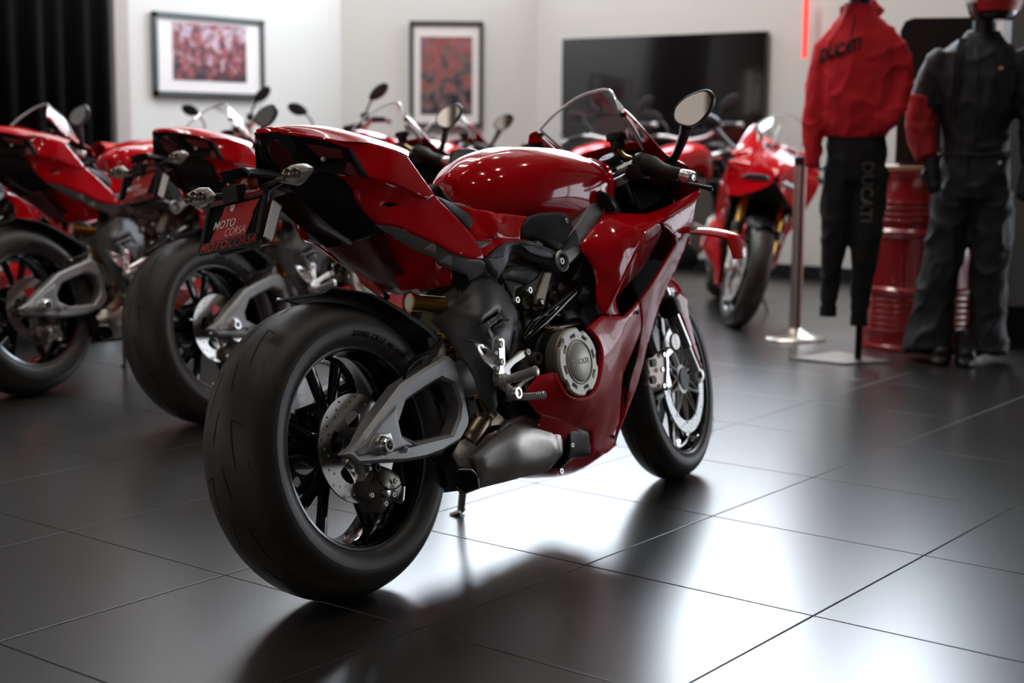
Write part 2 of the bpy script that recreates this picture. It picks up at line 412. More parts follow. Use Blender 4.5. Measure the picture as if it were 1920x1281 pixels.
    for k in range(ns):
        a = a_off+2*PI*k/ns; ca, sa = math.cos(a), math.sin(a); Rr = rt-.024
        def pt(R_, da, r): return (R_*math.cos(a+da), r, R_*math.sin(a+da))
        d = []
        h = .030 if not front else .020
        for sg in (-1, 1):
            vs, fs = tubedata([pt(.028, 0, 0), pt(.065, sg*.05, 0), pt(.115, sg*.16, .004), pt(Rr, sg*(.235), .006)], [.020, .013, .0085, .0095], 8, 3, True, 1.9)
            d.append((vs, fs))
        merge('spoke', 'blackgloss', d, o)
    if not front:
        holes = []
        for k in range(5):
            a = 2*PI*k/5+.3
            w_ = [(.046, -.26), (.062, -.36), (.078, -.34), (.083, -.2), (.084, 0), (.083, .2), (.078, .34), (.062, .36), (.046, .26)]
            holes.append([(R_*math.cos(a+da), 0, R_*math.sin(a+da)) for R_, da in w_])
        holes.append(circ2(.036, 24))
        for k in range(40):
            a = 2*PI*k/40; R_ = (.114, .104, .095)[k % 3]
            holes.append(circ2(.0027, 8, R_*math.cos(a), R_*math.sin(a)))
        prism('brake_disc', 'steel', circ2(.1225, 80), .073, .078, o, holes, bev=.0004)
        lathe('disc_carrier', 'black', [(.02, .05), (.046, .055), (.046, .073), (.02, .085)], (0, 0, 0), n=30, parent=o)
        # sprocket on the far side
        teeth = []
        for k in range(82):
            a = 2*PI*k/82; R_ = .098 if k % 2 else .090; teeth.append((R_*math.cos(a), 0, R_*math.sin(a)))
        prism('sprocket', 'black', teeth, -.092, -.086, o, [circ2(.05, 24)]+[circ2(.013, 10, .07*math.cos(q), .07*math.sin(q)) for q in np.arange(6)*PI/3], bev=.0004)
    else:
        for s in (1, -1):
            holes = [circ2(.128, 72)]
            for k in range(60):
                a = 2*PI*k/60; R_ = (.160, .150, .140, .133)[k % 4]
                holes.append(circ2(.0026, 8, R_*math.cos(a), R_*math.sin(a)))
            prism('brake_disc', 'disc_lit', circ2(.165, 96), s*.060, s*.065, o, holes, bev=.0004)
            d = []
            for k in range(10):
                a = 2*PI*k/10+.2
                for sg in (-1, 1):
                    d.append(tubedata([(.040*math.cos(a+sg*.3), s*.058, .040*math.sin(a+sg*.3)), (.085*math.cos(a+sg*.12), s*.062, .085*math.sin(a+sg*.12)), (.130*math.cos(a), s*.0625, .130*math.sin(a))], [.0055, .0045, .005], 6, 2))
                d.append(lathedata([(0, -.004), (.007, -.004), (.007, .004), (0, .004)], (.131*math.cos(a), s*.0625, .131*math.sin(a)), (0, 1, 0), 12))
            d.append(lathedata([(.022, s*.05), (.045, s*.055), (.045, s*.064), (.022, s*.07)], (0, 0, 0), (0, 1, 0), 30))
            merge('disc_carrier', 'alu', d, o)
    return o

M['disc_lit'] = mat('front_disc_lit_steel', (.80, .80, .80), .32, .85, noise=.05, nscale=80)  # front disc steel made paler: reflected light put into its colour

def ringtext(name, m, s, R0, r, a0, size, parent, rev=False):
    vs, fs = textdata(s, size, .25, .0006)
    w_ = max(v[0] for v in vs)-min(v[0] for v in vs); out = []
    for v in vs:
        a = a0-v[0]/R0 if not rev else a0+v[0]/R0; R_ = R0+v[1] if not rev else R0-v[1]
        out.append((R_*math.cos(a), r, R_*math.sin(a)))
    return finish(name, out, fs, m, parent)

def make_bike():
    B = empty('sport_motorcycle')
    RW = make_wheel(B, 'rear_wheel', .336, .100, .2225, .080, (0, 0, .336), 0, False)
    FW = make_wheel(B, 'front_wheel', .300, .061, .2225, .050, (1.485, 0, .300), STEER, True)
    rt = M['lettering'] = mat('tyre_lettering', (.004, .004, .004), .8, spec=.1, noise=.05)
    ringtext('tyre_lettering', 'lettering', '200/60 ZR17', .2545, .1004, math.radians(74), .021, RW)
    ringtext('tyre_lettering', 'lettering', 'M/C (80W)', .2545, .1004, math.radians(52), .013, RW)
    ringtext('tyre_lettering', 'rubberside', '///// //', .262, .0625, math.radians(-42), .034, FW, True)

    # ---------------- swingarm
    out = [(-0.124, 0.15, 0.337), (-0.092, 0.15, 0.349), (-0.071, 0.15, 0.356), (-0.051, 0.15, 0.369), (0.011, 0.15, 0.406), (0.101, 0.15, 0.46), (0.197, 0.148, 0.485), (0.281, 0.145, 0.504), (0.299, 0.143, 0.501), (0.313, 0.142, 0.488), (0.333, 0.14, 0.43), (0.341, 0.138, 0.346), (0.332, 0.138, 0.328), (0.294, 0.14, 0.301), (0.214, 0.142, 0.286), (0.151, 0.145, 0.283), (0.072, 0.15, 0.288), (-0.011, 0.152, 0.3), (-0.081, 0.152, 0.309), (-0.101, 0.152, 0.327)]
    hole = [(0.11, 0.15, 0.42), (0.186, 0.148, 0.44), (0.249, 0.146, 0.453), (0.295, 0.144, 0.434), (0.309, 0.142, 0.386), (0.299, 0.142, 0.357), (0.262, 0.143, 0.321), (0.128, 0.148, 0.323), (0.077, 0.15, 0.348), (0.075, 0.15, 0.376)]
    plane = lambda L: [(p[0], 0, p[2]) for p in L]
    def armprism(s):
        f = tps([(p[0], p[1], p[2]) for p in out+hole], 1e-3)
        o = prism('swingarm', 'arm', plane(out), .0, -.048, B, [plane(hole)], bev=.007)
        for v in o.data.vertices:
            x, z = v.co.x, v.co.z; t = -v.co.y
            # tip narrows to a wedge behind the axle
            v.co.y = -(f(x, z)+t*(1 if x > -.02 else max(.45, 1+(x+.02)*8)))*s
        o.data.update(); return o
    o = armprism(1); SA = o
    o2 = armprism(-1); o2.data.flip_normals()
    # raised ridge on the arm face and inner cheek
    panel('arm_face', 'arm', [(-0.045, 0.154, 0.355), (0.008, 0.154, 0.389), (0.071, 0.153, 0.419), (0.067, 0.153, 0.38), (0.071, 0.153, 0.345), (0.103, 0.153, 0.321), (0.036, 0.154, 0.318), (-0.034, 0.154, 0.325), (-0.077, 0.155, 0.325), (-0.088, 0.155, 0.338)], SA, th=.008, edge=.003, ew=.006)
    panel('axle_block', 'alu', [(-0.054, 0.158, 0.333), (-0.031, 0.158, 0.357), (-0.008, 0.158, 0.365), (0.03, 0.157, 0.359), (0.038, 0.157, 0.327), (0.029, 0.157, 0.319), (-0.019, 0.158, 0.32)], SA, th=.006, edge=.0015, ew=.003)
    c = (-0.006, 0.158, 0.336)
    lathe('axle_nut', 'chrome', [(.010, -.01), (.022, -.01), (.022, .006), (.0175, .008), (.0175, .019), (.015, .022), (.0105, .022), (.009, .016), (.009, -.01)], c, n=24, parent=SA)
    bolt((0.074, 0.152, 0.315), SA, 'arm', r=.008, h=.004)
    tube('chain_adjuster', 'gold', [(-0.071, 0.13, 0.321), (-0.1, 0.135, 0.322)], .010, SA, n=6, smooth=0)
    tube('adjuster_cap', 'alu', [(-0.103, 0.137, 0.323), (-0.114, 0.137, 0.322)], .007, SA, n=10, smooth=0)
    lathe('rear_axle', 'chrome', [(0, -.165), (.012, -.165), (.012, .17), (0, .17)], (0, 0, .336), n=20, parent=B)
    lathe('swingarm_pivot', 'framedark', [(0, -.10), (.04, -.10), (.04, .10), (0, .10)], (.50, 0, .40), n=24, parent=B)
    merge('swingarm_crossbeam', 'arm', [boxdata((.40, 0, .44), (.10, .24, .10), None, .02), boxdata((.44, 0, .36), (.10, .20, .10), None, .02)], B)
    # ---------------- rear brake
    cal = [(-0.01, 0.1, 0.259), (0.014, 0.1, 0.272), (0.046, 0.1, 0.288), (0.079, 0.1, 0.273), (0.106, 0.1, 0.252), (0.11, 0.1, 0.224), (0.09, 0.1, 0.203), (0.055, 0.1, 0.196), (0.033, 0.1, 0.182), (0.006, 0.1, 0.19), (-0.003, 0.1, 0.215), (-0.024, 0.1, 0.231)]
    CL = panel('rear_caliper', 'caliper', cal, B, [(0.026, 0.118, 0.239)], th=.035, edge=.006, ew=.012)
    panel('caliper_bracket', 'alu', [(-0.009, 0.088, 0.299), (0.04, 0.088, 0.291), (0.062, 0.088, 0.276), (0.072, 0.088, 0.255), (0.051, 0.088, 0.252), (0.036, 0.088, 0.265), (0.02, 0.088, 0.254), (0.007, 0.088, 0.244), (-0.006, 0.088, 0.25), (-0.003, 0.088, 0.276)], B, th=.008, edge=.002)
    lathe('caliper_piston', 'steel', [(0, 0), (.013, 0), (.013, .006), (.009, .008), (0, .008)], (0.028, 0.114, 0.229), n=20, parent=CL)
    for q in ((-0.018, 0.112, 0.231), (0.068, 0.112, 0.247), (0.054, 0.112, 0.218), (0.023, 0.112, 0.204)): bolt(q, CL, 'alu', r=.0065, h=.006)
    tube('brake_hose', 'black', [(0.079, 0.105, 0.197), (0.089, 0.112, 0.209), (0.087, 0.12, 0.24), (0.086, 0.12, 0.27), (0.096, 0.11, 0.293)], .0035, B, n=8)
    tube('hose_fitting', 'chrome', [(0.069, 0.112, 0.196), (0.077, 0.115, 0.199), (0.083, 0.116, 0.212), (0.087, 0.118, 0.231)], .0045, B, n=8)
    tube('sensor_wire', 'black', [(0.015, 0.105, 0.284), (0.01, 0.115, 0.263), (0.018, 0.125, 0.24), (0.049, 0.125, 0.232), (0.079, 0.12, 0.237)], .0018, B, n=6)
    bolt((0.025, 0.098, 0.286), B, 'black', r=.011, h=.010)
    # ---------------- hugger (rear mudguard)
    rows = []
    cre = [(-0.022, 0.075, 0.686), (-0.009, 0.09, 0.693), (0.041, 0.098, 0.682), (0.094, 0.103, 0.668), (0.167, 0.108, 0.63), (0.214, 0.112, 0.598), (0.26, 0.113, 0.569), (0.286, 0.113, 0.542), (0.294, 0.112, 0.521)]
    low = [(-0.028, 0.08, 0.682), (-0.034, 0.1, 0.669), (0.004, 0.106, 0.658), (0.055, 0.11, 0.636), (0.121, 0.113, 0.591), (0.153, 0.115, 0.553), (0.178, 0.116, 0.513), (0.216, 0.117, 0.513), (0.276, 0.117, 0.523)]
    top = [(-0.016, 0.07, 0.69), (0, 0.085, 0.696), (0.079, 0.092, 0.679), (0.131, 0.098, 0.662), (0.193, 0.1, 0.629), (0.248, 0.104, 0.597), (0.293, 0.106, 0.568), (0.319, 0.106, 0.541), (0.332, 0.106, 0.514)]
    cre += [(0.291, 0.112, 0.477)]; top += [(0.355, 0.09, 0.458)]
    for a, k in zip(top, cre): rows.append(sym([(a[0]+.004, 0, a[2]-.004), (a[0]+.003, .05, a[2]-.004), (a[0], min(.098, k[1]-.006), a[2]-.003), (a[0]*.8+k[0]*.2, k[1]-.001, a[2]*.8+k[2]*.2), k]))
    loft('rear_hugger', 'black', rows, B, nu=3, nv=3, th=.003)
    tube('hugger_bracket', 'black', [(0.17, 0.125, 0.5), (0.19, 0.13, 0.51), (0.224, 0.132, 0.516), (0.265, 0.13, 0.526), (0.291, 0.125, 0.539)], [.007, .008, .007, .010, .008], B, n=8)
    tube('hugger_hose', 'blackgloss', [(0.132, 0.13, 0.468), (0.152, 0.132, 0.492), (0.188, 0.136, 0.509), (0.231, 0.136, 0.514)], .004, B, n=8)
    panel('hugger_mount', 'arm', [(0.304, 0.11, 0.551), (0.315, 0.115, 0.538), (0.32, 0.118, 0.517), (0.306, 0.125, 0.503), (0.266, 0.13, 0.498), (0.245, 0.13, 0.493), (0.247, 0.13, 0.503), (0.291, 0.12, 0.514)], B, th=.03, edge=.004)

    # ---------------- tail
    # upper cover: centre line, ridge, and outer lip
    cen = [(-0.074, 0, 1.061), (-0.052, 0, 1.068), (0.002, 0, 1.074), (0.086, 0, 1.076), (0.165, 0, 1.07), (0.244, 0, 1.05), (0.337, 0, 1.03), (0.403, 0, 1.014)]
    rid = [(-0.076, 0.003, 1.058), (-0.06, 0.014, 1.058), (-0.018, 0.045, 1.05), (0.031, 0.085, 1.033), (0.073, 0.108, 1.019), (0.14, 0.135, 1.009), (0.214, 0.148, 0.988), (0.252, 0.147, 0.976)]
    U = loft('tail_cover', 'red', [sym([(c_[0]+.00, 0, c_[2]), ((c_[0]+k_[0])/2, k_[1]*.6, (c_[2]*.5+k_[2]*.5)+.006), k_]) for c_, k_ in zip(cen, rid)], B, nu=3, nv=3, th=.003)
    def both(*a, **k): return panel(*a, mirror=True, **k)
    # wing: outer side face of the tail from ridge down to the crease
    wing = [(0.073, 0.108, 1.019), (0.14, 0.135, 1.009), (0.214, 0.148, 0.988), (0.25, 0.147, 0.977), (0.285, 0.15, 0.931), (0.323, 0.153, 0.883), (0.296, 0.155, 0.872), (0.273, 0.156, 0.875), (0.206, 0.156, 0.901), (0.109, 0.145, 0.927), (0.099, 0.14, 0.937), (0.096, 0.125, 0.969), (0.092, 0.112, 1.003)]
    both('tail_wing', 'red', wing, B, [(0.183, 0.156, 0.941)], th=.004, edge=.003, ew=.006)
    tube('tail_edge', 'red', sym([(-0.078, 0, 1.056), (-0.077, 0.004, 1.056), (-0.062, 0.013, 1.055), (-0.042, 0.028, 1.052), (-0.02, 0.046, 1.046), (0.029, 0.086, 1.029), (0.088, 0.111, 1.004)]), .0035, B, n=8)
    hz = [(-0.079, 0, 1.054), (-0.081, 0, 1.037), (-0.078, 0, 1.017), (-0.069, 0, 0.995), (-0.049, 0, 0.977), (-0.017, 0, 0.963)]
    loft('tail_light_housing', 'blackgloss', [sym([c_, (c_[0]+.012, .014, c_[2]), (c_[0]+.036, .030, c_[2]), (c_[0]+.075, .046, c_[2])]) for c_ in hz], B, nu=3, nv=3, th=.002)
    side = [(0.045, 0.098, 0.949), (0.079, 0.118, 0.938), (0.112, 0.143, 0.928), (0.213, 0.15, 0.902), (0.281, 0.15, 0.875), (0.329, 0.148, 0.882), (0.376, 0.155, 0.836), (0.435, 0.163, 0.776), (0.452, 0.168, 0.739), (0.451, 0.17, 0.721), (0.422, 0.17, 0.719), (0.398, 0.168, 0.723), (0.34, 0.165, 0.741), (0.292, 0.16, 0.766), (0.24, 0.15, 0.789), (0.191, 0.14, 0.814), (0.139, 0.125, 0.824), (0.116, 0.115, 0.852), (0.099, 0.108, 0.884), (0.094, 0.102, 0.914), (0.076, 0.1, 0.935)]
    slot = [(0.152, 0.13, 0.87), (0.179, 0.133, 0.873), (0.209, 0.138, 0.867), (0.172, 0.133, 0.861)]
    both('tail_side', 'red', side, B, [(0.279, 0.15, 0.828), (0.193, 0.137, 0.889), (0.369, 0.163, 0.764)], holes=[slot], th=.004, edge=.003, ew=.006)
    both('slot_insert', 'blackmatte', [(0.151, 0.125, 0.874), (0.189, 0.125, 0.879), (0.229, 0.128, 0.868), (0.181, 0.125, 0.858)], B, th=.003, edge=0)
    # dark recess with the tail light
    rec = [(-0.08, 0.005, 1.048), (-0.061, 0.014, 1.052), (-0.018, 0.044, 1.046), (0.02, 0.078, 1.03), (0.059, 0.1, 1.015), (0.093, 0.11, 1.001), (0.107, 0.118, 0.967), (0.123, 0.126, 0.932), (0.083, 0.114, 0.937), (0.047, 0.096, 0.948), (0.007, 0.075, 0.956), (-0.04, 0.045, 0.953), (-0.066, 0.03, 0.962), (-0.075, 0.018, 0.988), (-0.083, 0.01, 1.013), (-0.083, 0.004, 1.034)]
    both('tail_underside', 'blackmatte', rec, B, [(-0.005, 0.046, 1), (0.044, 0.078, 0.982)], th=.003, edge=0)
    both('tail_light', 'redlensdark', [(-0.064, 0.022, 1.038), (-0.052, 0.034, 1.036), (-0.031, 0.048, 1.006), (-0.025, 0.056, 0.972), (-0.035, 0.054, 0.961), (-0.059, 0.042, 0.963), (-0.068, 0.03, 0.991), (-0.069, 0.022, 1.017)], B, th=.004, edge=.002)
    both('inner_cowl', 'reddark', [(-0.002, 0.072, 1.019), (0.073, 0.104, 1.001), (0.077, 0.104, 0.979), (0.023, 0.082, 0.987)], B, th=.003, edge=.001)
    both('inner_cowl', 'reddark', [(0.079, 0.112, 0.97), (0.096, 0.12, 0.961), (0.106, 0.13, 0.935), (0.083, 0.122, 0.936), (0.066, 0.11, 0.945)], B, th=.003, edge=.001)
    both('vent_frame', 'black', [(0.089, 0.114, 1.002), (0.096, 0.118, 0.998), (0.102, 0.143, 0.939), (0.106, 0.148, 0.927), (0.095, 0.141, 0.932), (0.09, 0.127, 0.966)], B, th=.006, edge=.001, ew=.003)
    bolt((0.031, 0.08, 0.982), B, 'alu', r=.006)
    # under-tail
    under = [(-0.047, 0.04, 0.936), (-0.015, 0.052, 0.945), (0.025, 0.074, 0.956), (0.053, 0.09, 0.949), (0.08, 0.096, 0.933), (0.096, 0.1, 0.91), (0.108, 0.1, 0.883), (0.127, 0.105, 0.851), (0.156, 0.11, 0.824), (0.186, 0.1, 0.807), (0.173, 0.07, 0.8), (0.136, 0.045, 0.798), (0.101, 0.04, 0.82), (0.054, 0.04, 0.851), (0.008, 0.042, 0.886), (-0.027, 0.042, 0.915)]
    both('under_tail', 'black', under, B, [(0.067, 0.085, 0.883), (0.138, 0.09, 0.825)], th=.004, edge=.002)
    keel = [[(-0.027, 0.042, 0.915), (0.008, 0.042, 0.886), (0.054, 0.04, 0.851), (0.101, 0.04, 0.82), (0.136, 0.045, 0.798)], [(0.01, 0, 0.925), (0.036, 0, 0.894), (0.063, 0, 0.858), (0.119, 0, 0.829), (0.176, 0, 0.799)]]
    keel = [[(a[0], a[1], a[2]) for a in r_] for r_ in keel]
    loft('under_tail_keel', 'redlensdark', [keel[0], keel[1], [(p[0], -p[1], p[2]) for p in keel[0]]], B, nu=3, nv=3, th=.003)
    # belly of the tail (red)
    be_out = [(0.182, 0.1, 0.806), (0.218, 0.105, 0.799), (0.284, 0.115, 0.757), (0.341, 0.12, 0.725), (0.387, 0.12, 0.701), (0.383, 0.11, 0.668), (0.343, 0.09, 0.666), (0.29, 0.03, 0.673), (0.265, 0.04, 0.718), (0.231, 0.06, 0.768)]
    both('tail_belly', 'red', be_out, B, [(0.304, 0.105, 0.706)], th=.004, edge=.002)
    loft('tail_belly_keel', 'reddark', [sym([(0.184, 0, 0.799), (0.166, 0.06, 0.802), (0.188, 0.095, 0.807)]), sym([(0.23, 0, 0.747), (0.209, 0.05, 0.759), (0.218, 0.075, 0.773)]), sym([(0.278, 0, 0.703), (0.269, 0.035, 0.712), (0.266, 0.06, 0.722)]), sym([(0.306, 0, 0.684), (0.306, 0.025, 0.676), (0.342, 0.05, 0.672)])], B, nu=4, nv=3, th=.003)
    # ---------------- plate, lights
    TP = empty('plate_holder'); TP.parent = B
    o = np.array([-.192, .004, .862]); uu = np.array([0, 1., 0]); vv = np.array([.42, 0, .9]); vv /= np.linalg.norm(vv); nn = np.cross(uu, vv); nn = -nn if nn[0] > 0 else nn
    pf = planefn(o, uu, vv, nn)
    def pbox(name, m, a, b, c, sa, sb, sc, par=TP, bev=.002): return box(name, m, pf(a, b, c), (sa, sb, sc), par, ax=[uu, vv, nn], bev=bev)
    pw, ph = .188, .122
    merge('plate_frame', 'black', [boxdata(pf(0, -.050, 0), (pw, .026, .010), [uu, vv, nn], .003), boxdata(pf(0, .054, 0), (pw, .014, .010), [uu, vv, nn], .003),
          boxdata(pf(-pw/2+.007, 0, 0), (.014, ph, .010), [uu, vv, nn], .003), boxdata(pf(pw/2-.007, 0, 0), (.014, ph, .010), [uu, vv, nn], .003)], TP)
    pbox('plate', 'blackmatte', 0, .004, -.002, pw-.012, ph-.012, .002, bev=.0005)
    pr_ = [(-.066, -.040), (.044, -.040), (.058, .005), (.056, .012), (.072, .044), (-.036, .044), (-.042, .020)]
    vs = [pf(a, b, .0015) for a, b in pr_]; finish('plate_red_panel', vs, [tuple(range(len(vs)))], 'platered', TP)
    tf = lambda oa, ob, c=.0026: (lambda a, b, d=0: pf(a+oa, b+ob, c))
    textfit('plate_text', 'white', 'MOTO', .068, .019, tf(-.026, .000), TP, off=.0002)
    textfit('plate_text', 'white', 'CORSA', .062, .018, tf(.012, -.0215), TP, off=-.0004)
    textfit('frame_text', 'redprint', 'MOTO', .086, .020, tf(-.044, -.0505, .0056), TP, off=.0006)
    textfit('frame_text', 'redprint', 'CORSA', .082, .020, tf(.044, -.0505, .0056), TP, off=-.0004)
    text('frame_text', 'redprint', 'DUCATI', tf(.0, .0545, .0056), TP, size=.015, shear=.25, off=.0006, sx=1.1)
    text('frame_text', 'redprint', 'Authentic', tf(-.055, .0545, .0056), TP, size=.011, shear=.2)
    text('frame_text', 'redprint', 'Experience', tf(.058, .0545, .0056), TP, size=.011, shear=.2)
    def badge(par, f, s, m1='white', m2='redprint'):
        sh = [(-1, 1), (-.6, 1.12), (.6, 1.12), (1, 1), (.95, .2), (.6, -.6), (0, -1.2), (-.6, -.6), (-.95, .2)]
        finish('badge', [f(a*s, b*s, 0) for a, b in sh], [tuple(range(9))], m1, par)
        st = [(-.9, .35), (.0, .25), (.9, .65), (.9, .5), (.05, .08), (-.9, .15)]
        finish('badge_stripe', [f(a*s, b*s, .0004) for a, b in st], [tuple(range(6))], m2, par)
    badge(TP, lambda a, b, d=0: pf(a-.010, b+.034, .0026+d), .0075)
    # holder arm, reflector, plate lamp
    panel('tail_tray', 'black', [(-0.209, 0, 0.97), (-0.16, 0, 0.98), (-0.137, 0, 0.979), (-0.066, 0, 0.971), (0.035, 0, 0.966), (0.106, 0, 0.968), (0.107, 0, 0.933), (0.027, 0, 0.933), (-0.073, 0, 0.938), (-0.123, 0, 0.933), (-0.183, 0, 0.946)], B, th=.002, edge=0)
    loft('plate_bracket', 'black', [sym([(-0.141, 0, 0.981), (-0.155, 0.03, 0.974), (-0.165, 0.05, 0.96)]), sym([(-0.065, 0, 0.976), (-0.08, 0.03, 0.966), (-0.084, 0.04, 0.954)]), sym([(0.035, 0, 0.969), (0.022, 0.035, 0.954), (0.016, 0.045, 0.934)]), sym([(0.176, 0, 0.957), (0.115, 0.05, 0.931), (0.117, 0.06, 0.904)])], B, nu=3, nv=3, th=.008)
    loft('plate_bracket', 'black', [sym([(-0.16, 0, 0.946), (-0.169, 0.03, 0.94)]), sym([(-0.16, 0, 0.907), (-0.169, 0.03, 0.905)])], TP, nu=2, nv=2, th=.02)
    box('plate_lamp', 'redlens', (-.150, .005, .940), (.035, .065, .030), B, bev=.006)
    pbox('reflector_bracket', 'black', .0, -.01, -.03, .12, .09, .012)
    # stickered side panel of the holder
    prism('side_reflector', 'white', [(p[0], 0, p[2]) for p in [(-0.166, 0.105, 0.892), (-0.146, 0.105, 0.878), (-0.189, 0.105, 0.806), (-0.209, 0.105, 0.817)]], .1, .106, TP, bev=.001)
    prism('reflector_holder', 'reddark', [(p[0], 0, p[2]) for p in [(-0.156, 0.095, 0.898), (-0.132, 0.095, 0.881), (-0.177, 0.095, 0.801), (-0.201, 0.095, 0.802), (-0.204, 0.095, 0.823)]], .03, .099, TP, bev=.003)
    for s in (1, -1):
        LT = [(-.128, .150), (-.122, .150)]
        # indicator: faceted teardrop lens facing back, widest in the middle
        sh = [(-.048, -.004), (-.028, .017), (.0, .022), (.030, .018), (.050, .006), (.048, -.002), (.022, -.018), (.002, -.024), (-.020, -.018), (-.040, -.012)]
        c = np.array([-.140, .148*s+.006, .938 if s > 0 else .940])
        rings = []
        for sc_, dx in ((.15, -.016), (.55, -.014), (.85, -.009), (1, 0), (1, .004), (.6, .012)):
            rings.append([c+np.array([dx, s*a*sc_, b*sc_]) for a, b in sh])
        I = loft('indicator', 'lens', rings, B, nu=1, nv=1, closed=True, caps=True, lin=True)
        finish('indicator_back', [c+np.array([.006+.004*0, s*a*1.0, b*1.0]) for a, b in sh], [tuple(range(len(sh)))], 'chrome', I)
        for dy, dz in ((-.024, -.002), (-.002, .003), (.020, .0)):
            lathe('lamp_cell', 'lampcell', [(.0035, 0), (.0095, .004), (.0105, .0045), (.0105, 0)], c+np.array([-.0165, s*dy, dz]), (-1, 0, 0), n=14, parent=I)
        tube('indicator_stem', 'black', [(-.128, s*.045, .925), (-.128, s*.075, .930), (-.130, s*.112, .936)], [.012, .009, .008], I, n=10)

    # ---------------- subframe and frame
    sf = [(0.147, 0.118, 0.825), (0.195, 0.13, 0.822), (0.237, 0.14, 0.809), (0.305, 0.15, 0.77), (0.353, 0.155, 0.743), (0.409, 0.16, 0.725), (0.454, 0.162, 0.718), (0.467, 0.162, 0.71), (0.535, 0.14, 0.672), (0.552, 0.13, 0.658), (0.527, 0.125, 0.665), (0.496, 0.122, 0.676), (0.44, 0.122, 0.668), (0.419, 0.132, 0.689), (0.354, 0.14, 0.714), (0.285, 0.13, 0.752), (0.236, 0.12, 0.784), (0.195, 0.11, 0.804)]
    both('subframe', 'frame', sf, B, th=.02, edge=.004, ew=.008)
    both('strap_hook', 'frame', [(0.258, 0.15, 0.757), (0.273, 0.165, 0.767), (0.277, 0.168, 0.762), (0.276, 0.165, 0.744)], B, th=.006, edge=.001, ew=.002)
    both('strap_hook', 'frame', [(0.31, 0.15, 0.725), (0.326, 0.165, 0.736), (0.33, 0.168, 0.731), (0.328, 0.165, 0.711)], B, th=.006, edge=.001, ew=.002)
    both('subframe_dark_cover', 'blackmatte', [(0.206, 0.1, 0.804), (0.248, 0.11, 0.785), (0.297, 0.12, 0.753), (0.367, 0.13, 0.715), (0.424, 0.13, 0.688), (0.428, 0.13, 0.664), (0.395, 0.12, 0.652), (0.387, 0.12, 0.701), (0.288, 0.112, 0.757)], B, th=.004, edge=0)  # matte black piece along the lower border of the subframe
    fc = [(0.459, 0.165, 0.718), (0.499, 0.17, 0.736), (0.545, 0.175, 0.753), (0.574, 0.176, 0.755), (0.658, 0.178, 0.75), (0.701, 0.18, 0.734), (0.747, 0.182, 0.716), (0.763, 0.18, 0.691), (0.746, 0.175, 0.675), (0.699, 0.17, 0.691), (0.649, 0.168, 0.707), (0.597, 0.165, 0.726), (0.57, 0.165, 0.727), (0.555, 0.165, 0.704), (0.544, 0.16, 0.688), (0.519, 0.155, 0.668), (0.487, 0.16, 0.692)]
    both('frame_cover', 'framedark', fc, B, [(0.62, 0.184, 0.734), (0.707, 0.184, 0.705)], th=.012, edge=.004, ew=.008)
    both('frame_cover_inset', 'framedark', [(0.474, 0.172, 0.72), (0.506, 0.176, 0.738), (0.536, 0.181, 0.748), (0.533, 0.18, 0.733), (0.525, 0.175, 0.718), (0.506, 0.172, 0.717)], B, th=.004, edge=.0015, ew=.004)
    both('frame_trim', 'black', [(0.584, 0.188, 0.743), (0.638, 0.189, 0.742), (0.703, 0.19, 0.721), (0.73, 0.189, 0.709), (0.725, 0.187, 0.698), (0.667, 0.187, 0.707), (0.617, 0.187, 0.721)], B, th=.004, edge=.0015, ew=.004)
    beam = [(1.025, 0.15, 0.861), (1.046, 0.15, 0.848), (1.048, 0.158, 0.81), (0.958, 0.168, 0.768), (0.877, 0.178, 0.732), (0.867, 0.18, 0.707), (0.78, 0.182, 0.672), (0.757, 0.182, 0.678), (0.746, 0.182, 0.695), (0.76, 0.182, 0.716), (0.819, 0.175, 0.748), (0.87, 0.168, 0.775), (0.949, 0.158, 0.816)]
    both('main_frame', 'frame', beam, B, th=.03, edge=.004, ew=.007)
    both('frame_grip_pad', 'seat', [(0.862, 0.178, 0.771), (0.862, 0.18, 0.756), (0.857, 0.184, 0.732), (0.803, 0.186, 0.72), (0.759, 0.187, 0.712), (0.807, 0.182, 0.742)], B, th=.005, edge=.0015, ew=.003)
    c = (0.751, 0.188, 0.691)
    lathe('frame_pivot', 'framedark', [(0, -.05), (.026, -.05), (.027, .004), (.024, .007), (.020, .006), (.016, -.006), (0, -.006)], c, n=30, parent=B, mirror=True)
    lathe('pivot_ring', 'alu', [(.0245, .0045), (.0265, .0065), (.0285, .0035), (.0265, .002)], c, n=30, parent=B)
    bolt((c[0], c[1]-.004, c[2]), B, 'alu', r=.010, h=.009)
    # knee pad
    both('knee_pad', 'seat', [(0.637, 0.16, 0.762), (0.636, 0.162, 0.777), (0.653, 0.164, 0.796), (0.684, 0.166, 0.817), (0.725, 0.168, 0.822), (0.806, 0.172, 0.821), (0.836, 0.174, 0.814), (0.846, 0.176, 0.797), (0.844, 0.18, 0.774), (0.8, 0.184, 0.745), (0.757, 0.186, 0.72), (0.74, 0.182, 0.726), (0.701, 0.172, 0.752), (0.671, 0.166, 0.761)], B, [(0.725, 0.178, 0.784)], th=.008, edge=.004, ew=.008, sharp=60)
    d = []; kf = tps([(0.637, 0.16, 0.762), (0.636, 0.162, 0.777), (0.653, 0.164, 0.796), (0.684, 0.166, 0.817), (0.725, 0.168, 0.822), (0.806, 0.172, 0.821), (0.836, 0.174, 0.814), (0.846, 0.176, 0.797), (0.844, 0.18, 0.774), (0.8, 0.184, 0.745), (0.757, 0.186, 0.72), (0.74, 0.182, 0.726), (0.701, 0.172, 0.752), (0.671, 0.166, 0.761), (0.725, 0.178, 0.784)], 2e-6)
